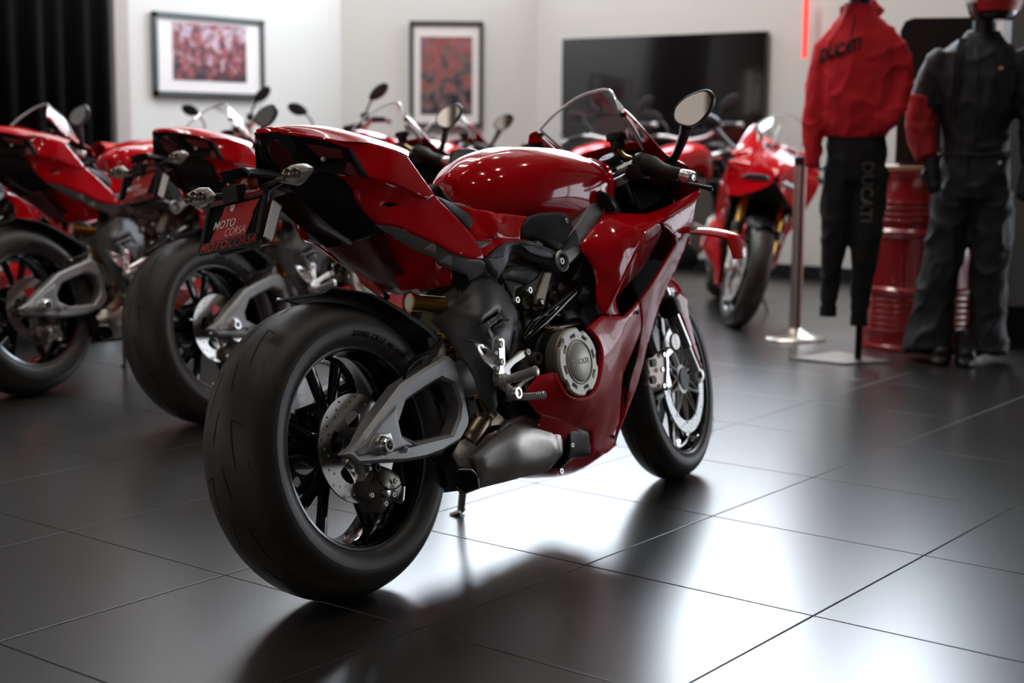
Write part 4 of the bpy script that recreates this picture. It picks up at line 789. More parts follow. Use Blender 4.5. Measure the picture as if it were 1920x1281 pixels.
    for q in ((0.419, 0.203, 0.509), (0.412, 0.203, 0.467)): bolt(q, RS, 'alu', r=.009, h=.003)
    for q in ((0.399, 0.198, 0.491), (0.394, 0.198, 0.455)): bolt(q, RS, 'alu', r=.006, h=.003)
    prism('footrest_plate', 'alu', [(p[0], 0, p[2]) for p in [(0.402, 0.2, 0.454), (0.427, 0.2, 0.456), (0.47, 0.2, 0.469), (0.514, 0.2, 0.484), (0.532, 0.2, 0.483), (0.534, 0.2, 0.472), (0.513, 0.2, 0.463), (0.472, 0.2, 0.453), (0.452, 0.2, 0.443), (0.453, 0.2, 0.431), (0.42, 0.2, 0.423), (0.421, 0.2, 0.41), (0.399, 0.2, 0.411), (0.391, 0.2, 0.427)]], .180, .196, RS, bev=.003)
    lathe('pivot_eye', 'covertan', [(.010, -.012), (.017, -.012), (.018, .0), (.016, .012), (.010, .012), (.010, -.012)], (0.588, 0.175, 0.457), n=24, parent=RS)
    prism('eye_plate', 'covertan', [(p[0], 0, p[2]) for p in [(0.556, 0.18, 0.475), (0.58, 0.18, 0.477), (0.599, 0.18, 0.462), (0.593, 0.18, 0.439), (0.567, 0.18, 0.43), (0.541, 0.18, 0.436), (0.541, 0.18, 0.452)]], .155, .168, RS, holes=[[(p[0], 0, p[2]) for p in circ2(.009, 12, (0.581, 0.18, 0.457)[0], (0.581, 0.18, 0.457)[2])]], bev=.003)
    bolt((0.531, 0.197, 0.478), RS, 'alu', r=.009, h=.004); bolt((0.559, 0.17, 0.435), RS, 'covertan', r=.007, h=.004)
    lathe('footrest', 'alu', [(0, 0), (.017, 0), (.017, .012), (.0105, .016), (.0115, .05), (.0115, .085), (.013, .09), (.013, .098), (.009, .101), (0, .101)], (0.407, 0.2, 0.421), (.10, .97, .15), n=20, parent=RS)
    merge('brake_pedal', 'alu', [tubedata([(0.42, 0.185, 0.412), (0.436, 0.19, 0.399), (0.444, 0.2, 0.386)], [.009, .012, .015], 10, 3), tubedata([(0.444, 0.2, 0.386), (0.482, 0.195, 0.403), (0.525, 0.19, 0.411), (0.558, 0.185, 0.415)], [.013, .009, .009, .007], 10, 3, True, .6),
          tubedata([(0.444, 0.202, 0.381), (0.468, 0.215, 0.374), (0.499, 0.225, 0.371), (0.527, 0.232, 0.368)], [.007, .006, .006, .0065], 8, 3, True, 1.5)], RS)
    merge('pedal_teeth', 'alu', [boxdata(np.array((0.492, 0.226, 0.377))+k*np.array([.006, .002, 0]), (.006, .014, .006), None, .001) for k in range(4)], RS)
    lathe('pedal_pivot', 'alubright', [(0, .012), (.008, .012), (.009, .016), (.014, .016), (.0155, .012), (.0155, -.01), (0, -.01)], (0.437, 0.205, 0.387), n=24, parent=RS)
    tube('brake_link', 'black', [(0.442, 0.17, 0.376), (0.48, 0.165, 0.366), (0.545, 0.16, 0.373)], .006, B, n=8)
    # left side: gear lever kept simple
    tube('gear_lever', 'alu', [(.40, -.19, .42), (.48, -.20, .37), (.62, -.22, .36)], .008, B, n=8)
    tube('footrest', 'alu', [(.40, -.17, .43), (.41, -.27, .445)], .012, B, n=12, smooth=0)
    # ---------------- silencer
    sil = [(0.504, 0.13, 0.363), (0.532, 0.135, 0.355), (0.556, 0.145, 0.336), (0.579, 0.15, 0.317), (0.641, 0.152, 0.294), (0.705, 0.15, 0.274), (0.699, 0.158, 0.248), (0.702, 0.15, 0.198), (0.677, 0.14, 0.18), (0.65, 0.13, 0.163), (0.521, 0.13, 0.169), (0.421, 0.13, 0.172), (0.352, 0.128, 0.174), (0.344, 0.13, 0.191), (0.334, 0.135, 0.213), (0.311, 0.14, 0.229), (0.283, 0.135, 0.234), (0.28, 0.125, 0.245), (0.284, 0.125, 0.27), (0.32, 0.125, 0.295), (0.382, 0.125, 0.306), (0.46, 0.12, 0.32), (0.471, 0.118, 0.338), (0.489, 0.118, 0.356)]
    SL = panel('silencer', 'titan', sil, B, [(0.491, 0.16, 0.255)], th=.05, edge=.014, ew=.035, step=.012, lam=4e-4)
    panel('silencer_panel', 'titan', [(0.315, 0.158, 0.257), (0.369, 0.162, 0.279), (0.432, 0.163, 0.3), (0.484, 0.164, 0.309), (0.529, 0.166, 0.299), (0.638, 0.165, 0.262), (0.662, 0.163, 0.233), (0.662, 0.158, 0.206), (0.615, 0.15, 0.185), (0.454, 0.15, 0.192), (0.342, 0.146, 0.201)], SL, [(0.474, 0.171, 0.25)], th=.012, edge=.008, ew=.026, lam=4e-4)
    tipo = [(0.282, 0.1, 0.216), (0.283, 0.125, 0.233), (0.315, 0.138, 0.227), (0.338, 0.133, 0.21), (0.345, 0.128, 0.178), (0.32, 0.1, 0.171), (0.298, 0.1, 0.189)]
    panel('exhaust_tip', 'groove', tipo, SL, th=.01, edge=0)
    tube('tip_rim', 'titan', [(0.282, 0.1, 0.216), (0.281, 0.127, 0.234), (0.312, 0.14, 0.227), (0.336, 0.135, 0.21), (0.342, 0.13, 0.178), (0.32, 0.1, 0.171), (0.3, 0.098, 0.188), (0.282, 0.1, 0.216)], .003, SL, n=6, smooth=1)
    loft('silencer_body', 'blackmatte', [sym([(.23, 0, .30), (.23, .10, .27), (.25, .11, .20), (.26, 0, .185)]), sym([(.40, 0, .33), (.40, .12, .30), (.40, .12, .185), (.40, 0, .165)]), sym([(.60, 0, .34), (.60, .13, .32), (.60, .12, .18), (.60, 0, .16)]), sym([(.74, 0, .30), (.74, .13, .27), (.74, .12, .17), (.74, 0, .15)])], B, nu=3, nv=2, th=.004)
    panel('silencer_cap', 'black', [(0.712, 0.152, 0.275), (0.734, 0.155, 0.27), (0.775, 0.152, 0.255), (0.832, 0.142, 0.237), (0.847, 0.13, 0.198), (0.854, 0.122, 0.169), (0.803, 0.125, 0.173), (0.753, 0.13, 0.176), (0.702, 0.13, 0.164), (0.714, 0.145, 0.198), (0.711, 0.155, 0.24)], B, th=.05, edge=.006, ew=.010)
    bolt((0.724, 0.15, 0.217), B, 'alu', r=.007); bolt((0.728, 0.1, 0.151), B, 'chrome', r=.009)
    bolt((0.568, 0.168, 0.293), SL, 'covertan', r=.004, h=.002)
    # header pipes
    tube('header_pipe', 'header', [(0.435, 0.08, 0.396), (0.438, 0.085, 0.362), (0.439, 0.09, 0.335), (0.399, 0.09, 0.305), (0.36, 0.09, 0.278)], [.022, .024, .030, .036, .040], B, n=20)
    lathe('pipe_flange', 'header', [(.024, -.006), (.034, -.006), (.034, .006), (.024, .006)], (0.437, 0.09, 0.344), (.1, .1, 1), n=20, parent=B)
    merge('pipe_spring', 'gold', [lathedata([(.005, 0), (.008, 0), (.008, .004), (.005, .004)], np.array((0.393, 0.11, 0.392))+np.array([.003*k, 0, 0]), (1, .1, .1), 10) for k in range(5)], B)
    tube('link_rod', 'chrome', [(0.435, 0.13, 0.344), (0.439, 0.135, 0.334)], .009, B, n=10, smooth=0)
    # ---------------- shock
    rs0 = np.array((0.288, 0.055, 0.641)); rs1 = rs0+np.array([.085, .030, -.018])
    SK = tube('shock_reservoir', 'golddark', [rs0, rs1], .0205, B, n=28, smooth=0)
    lathe('reservoir_face', 'alu', [(0, .0), (.0165, 0), (.017, .004), (0, .004)], rs0-np.array([.001, 0, 0]), (-1, -.3, .2), n=28, parent=SK)
    lathe('reservoir_ring', 'gold', [(.0165, -.002), (.0215, -.002), (.0215, .004), (.0165, .004)], rs0, (-1, -.3, .2), n=28, parent=SK)
    tube('shock_body', 'golddark', [(0.367, 0.06, 0.473), (0.4, 0.06, 0.521), (0.43, 0.06, 0.571), (0.473, 0.05, 0.622)], .024, B, n=20)
    d = []
    spx = [np.array((0.372, 0.065, 0.485))*(1-t)+np.array((0.413, 0.065, 0.562))*t for t in np.linspace(0, 1, 73)]
    pts = [p+.030*np.array([math.cos(i*.55), math.sin(i*.55), 0]) for i, p in enumerate(spx)]
    tube('shock_spring', 'gold', pts, .0045, B, n=6, smooth=0)
    merge('shock_nut', 'gold', [lathedata([(.02, -.004), (.034, -.004), (.034, .006), (.02, .006)], (0.383, 0.065, 0.545), (.2, .1, 1), 20), lathedata([(.02, -.004), (.030, -.004), (.030, .006), (.02, .006)], (0.405, 0.065, 0.514), (.2, .1, 1), 20)], B)
    # ---------------- engine
    prism('engine_block', 'engine', [(.50, 0, .32), (.47, 0, .42), (.52, 0, .60), (.60, 0, .72), (.80, 0, .76), (.98, 0, .74), (1.06, 0, .62), (1.04, 0, .45), (.96, 0, .30), (.80, 0, .24), (.60, 0, .25)], -.125, .125, B, bev=.012)
    both('airbox', 'shield', [(0.56, 0.14, 0.681), (0.592, 0.142, 0.692), (0.629, 0.145, 0.696), (0.679, 0.15, 0.687), (0.711, 0.152, 0.674), (0.7, 0.15, 0.658), (0.658, 0.145, 0.644), (0.644, 0.142, 0.65), (0.584, 0.138, 0.666), (0.564, 0.138, 0.667)], B, th=.05, edge=.004, ew=.008)
    text('airbox_text', 'blackgloss', 'DESMOSEDICI', (lambda a, b, c=0, _o=np.array((0.628, 0.1465, 0.682)): _o+np.array([a, .002+a*.08, b-a*.07])), B, size=.009)
    both('heat_panel', 'shield', [(0.574, 0.13, 0.665), (0.593, 0.131, 0.663), (0.653, 0.135, 0.646), (0.61, 0.135, 0.633), (0.598, 0.135, 0.613), (0.584, 0.132, 0.635)], B, th=.01, edge=.002)
    # bracket rod
    RD = prism('engine_mount', 'covertan', [(p[0], 0, p[2]) for p in [(0.714, 0.16, 0.674), (0.741, 0.16, 0.666), (0.702, 0.16, 0.612), (0.686, 0.16, 0.589), (0.66, 0.16, 0.583), (0.646, 0.16, 0.592), (0.654, 0.16, 0.611)]], .150, .163, B, bev=.003)
    bolt((0.669, 0.163, 0.594), RD, 'black', r=.010, h=.006); bolt((0.664, 0.168, 0.594), RD, 'alu', r=.006, h=.004)
    for q, rr in (((0.644, 0.145, 0.629), .010), ((0.583, 0.145, 0.609), .010)):
        bolt(q, B, 'alubright', r=rr, h=.010)
    hd = [lathedata([(0, 0), (.018, 0), (.016, .02), (0, .02)], q, (0, 1, .1), 14) for q in ((0.65, 0.125, 0.61), (0.63, 0.125, 0.596), (0.668, 0.125, 0.588), (0.682, 0.125, 0.566), (0.764, 0.125, 0.601), (0.799, 0.125, 0.619), (0.814, 0.125, 0.582), (0.765, 0.125, 0.558))]
    hd += [boxdata((0.693, 0.118, 0.573), (.10, .03, .03), [[.8, 0, .6], [0, 1, 0], [-.6, 0, .8]], .006), boxdata((0.774, 0.118, 0.601), (.07, .03, .09), None, .012), boxdata((0.853, 0.115, 0.594), (.06, .03, .08), [[.9, 0, .3], [0, 1, 0], [-.3, 0, .9]], .01), boxdata((0.653, 0.118, 0.556), (.05, .03, .07), None, .01)]
    merge('cylinder_head', 'engine', hd, B)
    # dark inner panels and radiator side
    both('radiator_shroud', 'framedark', [(0.888, 0.135, 0.69), (0.924, 0.14, 0.704), (0.939, 0.145, 0.691), (0.958, 0.15, 0.661), (0.965, 0.15, 0.61), (0.953, 0.15, 0.559), (0.961, 0.155, 0.536), (0.878, 0.16, 0.509), (0.866, 0.15, 0.531), (0.906, 0.14, 0.565), (0.881, 0.135, 0.589), (0.906, 0.135, 0.631), (0.884, 0.13, 0.648)], B, [(0.904, 0.165, 0.598)], th=.006, edge=.002, sharp=15)
    prism('shroud_strut', 'covertan', [(p[0], 0, p[2]) for p in [(0.897, 0.15, 0.681), (0.936, 0.15, 0.689), (0.94, 0.15, 0.684), (0.879, 0.15, 0.642), (0.844, 0.15, 0.639)]], .148, .156, B, bev=.002)
    box('radiator', 'blackmatte', (1.13, 0, .56), (.04, .32, .36), B, ax=[[.9, 0, .35], [0, 1, 0], [-.35, 0, .9]])
    d = [boxdata((1.107-.35*t, 0, .56+.9*t-.0), (.004, .31, .004), [[.9, 0, .35], [0, 1, 0], [-.35, 0, .9]]) for t in np.linspace(-.18, .18, 36)]
    merge('radiator_fins', 'black', d, B)
    # hoses and cables
    tube('coolant_hose', 'blackgloss', [(0.562, 0.165, 0.505), (0.607, 0.17, 0.524), (0.67, 0.172, 0.548), (0.755, 0.17, 0.582), (0.828, 0.165, 0.607)], [.008, .009, .010, .010, .009], B, n=12)
    tube('cable', 'blackgloss', [(0.553, 0.17, 0.516), (0.594, 0.175, 0.547), (0.645, 0.175, 0.561), (0.712, 0.17, 0.558), (0.772, 0.165, 0.55)], .0035, B, n=8)
    tube('cable', 'black', [(0.577, 0.165, 0.517), (0.631, 0.175, 0.554), (0.733, 0.178, 0.589), (0.844, 0.16, 0.618)], .004, B, n=8)
    tube('cable', 'black', [(0.738, 0.15, 0.621), (0.724, 0.155, 0.593), (0.729, 0.155, 0.579), (0.714, 0.155, 0.559)], .003, B, n=8)
    tube('oil_pipe', 'header', [(0.647, 0.16, 0.532), (0.698, 0.165, 0.525), (0.759, 0.165, 0.523), (0.83, 0.16, 0.522)], .006, B, n=10)
    bolt((0.72, 0.17, 0.518), B, 'alu', r=.008, h=.008)
    tube('clutch_cable_stay', 'alubright', [(0.673, 0.17, 0.542), (0.67, 0.175, 0.523)], .003, B, n=6, smooth=0)
    panel('sprocket_guard', 'black', [(0.702, 0.16, 0.56), (0.756, 0.16, 0.577), (0.817, 0.16, 0.569), (0.849, 0.16, 0.546), (0.858, 0.16, 0.531), (0.807, 0.16, 0.533), (0.768, 0.16, 0.528), (0.735, 0.16, 0.543)], B, [(0.746, 0.18, 0.556)], th=.02, edge=.004, ew=.01)
    # clutch
    c = np.array((0.696, 0.238, 0.43)); cz0 = c-np.array([0, .238, 0])
    CC = lathe('clutch_housing', 'black', [(0, .10), (.100, .10), (.100, .165), (.094, .170), (.094, .186), (0, .186)], cz0, n=48, parent=B)
    merge('crankcase_cover', 'black', [boxdata(cz0+np.array([-.10, .13, -.01]), (.12, .07, .12), None, .02), lathedata([(0, .10), (.065, .10), (.065, .160), (.05, .172), (0, .172)], cz0+np.array([-.115, 0, -.03]), (0, 1, 0), 30), boxdata(cz0+np.array([-.16, .12, -.06]), (.10, .05, .10), None, .02)], B)
    lobes = []
    for k in range(72):
        a = 2*PI*k/72; q = (a/(2*PI)*5+.15) % 1.0; R_ = .088-(.007 if q < .22 else 0); lobes.append((cz0[0]+R_*math.cos(a), 0, cz0[2]+R_*math.sin(a)))
    prism('clutch_cover_rim', 'covertan', circ2(.0885, 56, cz0[0], cz0[2]), .186, .222, CC, bev=.004)
    slots = []
    for k in range(8):
        a = 2*PI*k/8+.2; slots.append([(cz0[0]+R_*math.cos(a+da), 0, cz0[2]+R_*math.sin(a+da)) for R_, da in ((.0665, -.12), (.0695, -.12), (.0695, .12), (.0665, .12))])
    FC = prism('clutch_cover', 'cover', lobes, .222, .234, CC, slots, bev=.004)
    prism('cover_slot_back', 'blackmatte', circ2(.075, 30, cz0[0], cz0[2]), .2225, .226, CC, bev=.0005)
    lathe('cover_ring', 'covertan', [(.053, .2335), (.0545, .2365), (.0565, .2365), (.058, .2335)], cz0, n=48, parent=FC)
    lathe('cover_disc', 'cover', [(0, .2375), (.047, .2375), (.051, .2345), (.051, .230)], cz0, n=48, parent=FC, sharp=60)
    text('cover_text', 'covertan', 'DUCATI', (lambda a, b, c_=0: np.array([cz0[0]+a, .2382, cz0[2]+b])), FC, size=.020, off=.0006)
    # ---------------- side stand (folded out on the far side)
    prism_pts = [(.70, -.13, .24), (.74, -.20, .15), (.80, -.27, .075)]
    ST_ = tube('side_stand', 'frame', [(.655, -.12, .23), (.69, -.19, .15), (.73, -.252, .062)], [.014, .011, .010], B, n=10)
    box('stand_foot', 'alu', (.728, -.262, .0595), (.042, .032, .009), ST_, ax=[[.97, -.2, 0], [.2, .95, .2], [0, -.2, .98]], bev=.003)
    # chain
    tube('chain', 'black', [(0, -.088, .43), (.25, -.086, .455), (.5, -.085, .46)], .009, B, n=6, smooth=2)
    tube('chain', 'black', [(0, -.088, .243), (.25, -.086, .33), (.5, -.085, .37)], .009, B, n=6, smooth=2)
    return B

# ================================================================ the room
M.update(
 floor_tile=mat('floor_tile', (.027, .025, .024), .30, noise=.05, nscale=3, spec=1.0, coat=.6))
M['floor_tile'].node_tree.nodes['Principled BSDF'].inputs['Coat Roughness'].default_value = .27
M.update(
 grout=mat('grout', (.16, .15, .14), .7, noise=.2),
 wall=mat('wall_paint', (.62, .60, .575), .75, noise=.02, nscale=2),
 ceiling=mat('ceiling_boards', (.10, .075, .055), .6, noise=.3, nscale=8),
 wallgrey=mat('grey_wall_paint', (.22, .22, .225), .7, noise=.04),
 walldark=mat('dark_wall_paint', (.10, .095, .09), .7, noise=.04),
 curtain=mat('black_velvet', (.003, .003, .003), .9, spec=.15, noise=.3),
 frameg=mat('picture_frame', (.06, .07, .07), .4, .3, noise=.1),
 matboard=mat('mat_board', (.74, .70, .69), .6, noise=.02),
 tv=mat('tv_glass', (.006, .005, .005), .12, coat=.3, noise=.05),
 pane=mat('daylight_pane', (.80, .90, 1.0), .5, emis=14),
 lamp=mat('lamp_disc', (1.0, .93, .82), .5, emis=40),
 neon=mat('red_tube', (1.0, .05, .04), .5, emis=1.0),
 barrel=mat('barrel_paint', (.36, .010, .014), .22, coat=.8, noise=.08, nscale=12),
 wood=mat('pale_wood', (.45, .28, .16), .5, noise=.2, nscale=20),
 post=mat('satin_post_metal', (.52, .48, .44), .3, .9, noise=.06),
 hoodie=mat('red_cotton', (.62, .012, .022), .85, noise=.12, nscale=60, bump=.5, bscale=300),
 jogger=mat('black_cotton', (.010, .010, .011), .9, noise=.2, bump=.5, bscale=300),
 suit=mat('black_textile', (.012, .013, .016), .62, noise=.2, nscale=50, bump=.6, bscale=250),
 redsuit=mat('red_textile', (.40, .012, .015), .7, noise=.15, nscale=50, bump=.5, bscale=250),
 skin=mat('mannequin_black', (.012, .012, .012), .3, noise=.1),
 boot=mat('boot_leather', (.012, .011, .011), .35, noise=.2),
 plateb=mat('base_plate_steel', (.42, .38, .36), .32, .8, noise=.08),
 outline=mat('grey_outline_print', (.12, .11, .10), .6, noise=.1),
 helmwhite=mat('helmet_white', (.55, .53, .52), .2, coat=1, noise=.05),
)
def photo_mat(name, stops, scale, seed):
    m = bpy.data.materials.new(name); m.use_nodes = True; nt = m.node_tree; b = nt.nodes['Principled BSDF']; b.inputs['Roughness'].default_value = .35
    tc = nt.nodes.new('ShaderNodeTexCoord'); mp = nt.nodes.new('ShaderNodeMapping'); mp.inputs['Location'].default_value = (seed, seed*2, 0); n = nt.nodes.new('ShaderNodeTexNoise'); n.inputs['Scale'].default_value = scale; n.inputs['Detail'].default_value = 5; n.inputs['Distortion'].default_value = .6
    sx = nt.nodes.new('ShaderNodeSeparateXYZ'); nt.links.new(tc.outputs['Object'], mp.inputs[0]); nt.links.new(mp.outputs[0], n.inputs['Vector']); nt.links.new(tc.outputs['Object'], sx.inputs[0])
    ad = nt.nodes.new('ShaderNodeMath'); ad.operation = 'MULTIPLY_ADD'; ad.inputs[1].default_value = .45; nt.links.new(sx.outputs['Z'], ad.inputs[0]); nt.links.new(n.outputs['Fac'], ad.inputs[2])
    cr_ = nt.nodes.new('ShaderNodeValToRGB'); el = cr_.color_ramp.elements
    while len(el) < len(stops): el.new(.5)
    for e, (p, c) in zip(el, stops): e.position = p; e.color = (*c, 1)
    nt.links.new(ad.outputs[0], cr_.inputs[0]); nt.links.new(cr_.outputs[0], b.inputs['Base Color']); return m

def struct(o): o['kind'] = 'structure'; return o
def wbox(name, m, c, s, parent=None, rz=0, bev=0):
    ax = np.array([[math.cos(rz), math.sin(rz), 0], [-math.sin(rz), math.cos(rz), 0], [0, 0, 1]])
    return box(name, m, c, s, parent, ax=ax, bev=bev, ident=False)
TS = .61
FL = struct(wbox('floor', 'grout', (-.5, .5, -.06), (17.0, 17.0, .1126)))
tv_, tf_ = boxdata((0, 0, 0), (TS-.0045, TS-.0045, .010), None, .0012)
tme = bpy.data.meshes.new('tile'); tme.from_pydata([tuple(v) for v in tv_], [], tf_); tme.materials.append(M['floor_tile'])
tme.polygons.foreach_set('use_smooth', [False]*len(tme.polygons)); tme.update()
cands = []
nc_ = SC.camera.matrix_world
fwd = _f
for i in range(-14, 13):
    for j in range(-13, 14):
        c = Vector(((i+.5)*TS, (j+.5)*TS, 0)); d = c-Vector(cam.location); dep = d.dot(_f)
        x = d.dot(_r)/max(dep, .01)*2789.9; y = -d.dot(_u)/max(dep, .01)*2789.9
        m_ = 300 if dep > 0 else 0
        vis = dep > .8 and abs(x) < 960+TS*2789.9/dep*.8 and abs(y) < 640+TS*2789.9/dep*.5
        cands.append((0 if vis else 1, d.length, i, j))
cands.sort(); rest = []
for k, (v_, d_, i, j) in enumerate(cands):
    if v_ == 0 and k < 290:
        t = bpy.data.objects.new('tile', tme); COL.objects.link(t); t.parent = FL; t.location = ((i+.5)*TS, (j+.5)*TS, -.005)
    else: rest.append(([np.array(v)+np.array([(i+.5)*TS, (j+.5)*TS, -.005]) for v in tv_], tf_))
o = merge('tiles', 'floor_tile', rest, FL, ident=False); o['kind'] = 'stuff'
# per-tile tone
nt = M['floor_tile'].node_tree
# walls: right (screen wall), middle facet, left
C1 = (6.48, 5.494); C2 = (5.484, 6.774); ZH = 6.0
W0, W1 = 2.35, 4.7
def wall(name, p, q, zs, m='wall', th=.2, parent=None):
    p = np.array(p); q = np.array(q); L = np.linalg.norm(q-p); d = (q-p)/L; n = np.array([-d[1], d[0]])
    ctr = (p+q)/2
    if np.dot(n, ctr-np.array([-3.5, -2.0])) < 0: n = -n
    c = ctr+n*th/2; data = []
    for z0, z1 in zs: data.append(boxdata((c[0], c[1], (z0+z1)/2), (L, th, z1-z0), [[d[0], d[1], 0], [-d[1], d[0], 0], [0, 0, 1]]))
    return struct(merge(name, m, data, parent, ident=False))
wall('wall_right', C1, (6.48, .9), [(0, W0), (W1, ZH)])
wall('wall_right', (6.48, .9), (6.48, -.5), [(0, W0), (W1, ZH)])
wall('wall_back', C2, C1, [(0, W0), (W1, ZH)])
wall('wall_left', (-4.6, 6.774), C2, [(0, ZH)])
wall('wall_left', (-9.0, 6.774), (-4.6, 6.774), [(0, .9), (3.6, ZH)])
wall('wall_front', (-9.0, -8.0), (6.48, -8.0), [(0, ZH)], 'walldark')
wall('wall_side', (-9.0, 6.5), (-9.0, -5.5), [(0, .6), (3.4, ZH)], 'walldark')
wall('wall_side', (-9.0, 6.774), (-9.0, 6.5), [(0, ZH)], 'walldark')
wall('wall_side', (-9.0, -5.5), (-9.0, -8.0), [(0, ZH)], 'walldark')
struct(wbox('ceiling', 'ceiling', (-1.0, -.4, ZH+.1), (16, 15.6, .2)))
# high windows: frame, mullions and bright panes
M['disc_lit'].node_tree.nodes['Principled BSDF'].inputs['Metallic'].default_value = .5  # less metallic, so the painted brightness of the front discs holds
M['pane_shop'] = mat('shop_window_daylight', (.86, .92, 1.0), .5, emis=4.2)
M['beam'] = mat('brown_beam', (.16, .08, .04), .5, noise=.3, nscale=10)
M['pane_warm'] = mat('side_window_daylight', (1.0, .88, .76), .5, emis=1.3)
M['pane_fill'] = mat('fill_window_glow', (1.0, .90, .80), .5, emis=.32)  # glow of the added fill window behind the camera
def window(name, p, q, z0, z1, nb, pm='pane'):
    p = np.array(p); q = np.array(q); L = np.linalg.norm(q-p); d = (q-p)/L; n = np.array([-d[1], d[0]])
    if np.dot(n, (p+q)/2-np.array([-3.5, -2.0])) < 0: n = -n
    ax = [[d[0], d[1], 0], [-d[1], d[0], 0], [0, 0, 1]]; data = []
    for k in range(nb+1):
        c = p+d*L*k/nb+n*.06; data.append(boxdata((c[0], c[1], (z0+z1)/2), (.10, .10, z1-z0), ax))
    for z in (z0+.05, z1-.05): c = (p+q)/2+n*.06; data.append(boxdata((c[0], c[1], z), (L, .10, .10), ax))
    Wn = struct(merge(name, 'framedark', data, None, ident=False))
    for k in range(nb):
        c = p+d*L*(k+.5)/nb+n*.08
        box('pane', pm, (c[0], c[1], (z0+z1)/2), (L/nb-.1, .02, z1-z0-.2), Wn, ax=ax, bev=0, ident=False)
    return Wn
window('window_1', C1, (6.48, 1.55), W0, W1, 3)
wall('wall_right_upper', (6.48, 1.55), (6.48, -.5), [(W0, W1)])
window('window_4', (6.48, -.5), (6.48, -5.5), .06, 1.7, 4, 'pane_shop')
wall('wall_right', (6.48, -5.5), (6.48, -8.0), [(0, ZH)])
wall('wall_right', (6.48, -.5), (6.48, -5.5), [(1.7, ZH)])
window('fill_window', (-9.0, 6.5), (-9.0, -5.5), .6, 3.4, 5, 'pane_fill')  # unseen window added as a dim warm fill from behind the camera
window('window_2', (-9.0, 6.774), (-4.6, 6.774), .9, 3.6, 3, 'pane_warm')
for k, (xa, za, xb, zb) in enumerate(((-8.6, .2, -6.6, 4.0), (-7.3, 4.0, -4.9, .2), (-8.9, 2.3, -4.6, 2.9))):
    o = tube('trim_%d' % (k+2), 'beam', [(xa, -6.35, za), (xb, -6.35, zb)], .13, None, n=4, smooth=0); struct(o)
struct(tube('trim_6', 'beam', [(-8.7, -6.4, .9), (-8.7, -3.6, 3.0)], .16, None, n=4, smooth=0))
struct(tube('trim_7', 'beam', [(-8.7, -4.2, .0), (-8.7, -4.2, 5.9)], .14, None, n=4, smooth=0))
window('window_3', C2, C1, W0, W1, 2)
struct(wbox('baseboard_right', 'black', (6.465, 2.5, .05), (.03, 5.9, .10)))
dC = np.array(C1)-np.array(C2); ang = math.atan2(dC[1], dC[0])
struct(wbox('trim_1', 'wood', (3.20, 6.72, 1.6), (.12, .10, 3.2)))
M['jamb'] = mat('jamb_paint', (.42, .36, .34), .6, noise=.05); bpy.data.objects['trim_1'].data.materials[0] = M['jamb']
# grey partition on the right
pt = [(3.96, 0.6606, 0.01239), (4.321, 0.1962, 0.01724)]
pa, pb = np.array(pt[0])[:2], np.array(pt[1])[:2]; d = (pb-pa)/np.linalg.norm(pb-pa); c = (pa+pb)/2
PW = struct(merge('partition_right', 'wallgrey', [boxdata((c[0], c[1], 1.65), (.62, .12, 2.9), [[d[0], d[1], 0], [-d[1], d[0], 0], [0, 0, 1]])], None, ident=False))
PW.name = 'wall_partition'
struct(merge('baseboard_partition', 'black', [boxdata((c[0], c[1], .1), (.66, .16, .2), [[d[0], d[1], 0], [-d[1], d[0], 0], [0, 0, 1]])], None, ident=False))

# ---------------- pictures, screen, tube, curtain
def flat_on(p0, d, n): # p0 world centre, d along wall, n out of wall
    return lambda a, b, c: (p0[0]+d[0]*a+n[0]*c, p0[1]+d[1]*a+n[1]*c, p0[2]+b)
def picture(p0, d, n, w_, h_, pw_, ph_, dy, label, m):
    E = empty('framed_picture', p0); E.rotation_euler = (0, 0, math.atan2(d[1], d[0])); t = .035
    # local frame: x along wall, -y out of wall, z up
    def lb(name, m, c, s, bev=.002): return box(name, m, c, s, E, bev=bev, ident=False)
    fr = [boxdata((0, -.015, h_/2-t/2), (w_, .03, t)), boxdata((0, -.015, -h_/2+t/2), (w_, .03, t)), boxdata((-w_/2+t/2, -.015, 0), (t, .03, h_)), boxdata((w_/2-t/2, -.015, 0), (t, .03, h_))]
    merge('frame', 'frameg', fr, E, ident=False)
    lb('mat_board', 'matboard', (0, -.008, 0), (w_-.04, .010, h_-.04), 0)
    lb('print', m, (0, -.015, dy), (pw_, .004, ph_), 0)
    tag(E, label, 'picture', 'framed race pictures on the wall'); return E
pm1 = photo_mat('race_print_wide', [(.30, (.02, .015, .02)), (.44, (.07, .035, .045)), (.50, (.34, .04, .04)), (.56, (.22, .12, .15)), (.66, (.55, .40, .45)), (.75, (.30, .24, .38))], 15, 3.1)
pm2 = photo_mat('race_print_tall', [(.30, (.02, .02, .025)), (.45, (.09, .07, .08)), (.52, (.20, .13, .12)), (.60, (.28, .06, .06)), (.70, (.32, .14, .15)), (.8, (.16, .10, .16))], 11, 1.7)
a1 = np.array((3.546, 6.76, 1.588)); a2 = np.array((4.586, 6.76, 1.608)); p0 = (a1+a2)/2
picture(p0, (1, 0), (0, -1), abs(a2[0]-a1[0])+.03, .60, .555*1.28, .42, .03, 'wide framed photo of racing motorcycles on the wall by the black curtain', pm1)
b1 = np.array((5.758, 6.259, 1.519)); b2 = np.array((6.129, 5.783, 1.524)); 
nF = np.array([dC[1], -dC[0]])/np.linalg.norm(dC); dF = dC/np.linalg.norm(dC)
if np.dot(nF, np.array([-3.5, -2])-np.array(C1)) < 0: nF = -nF
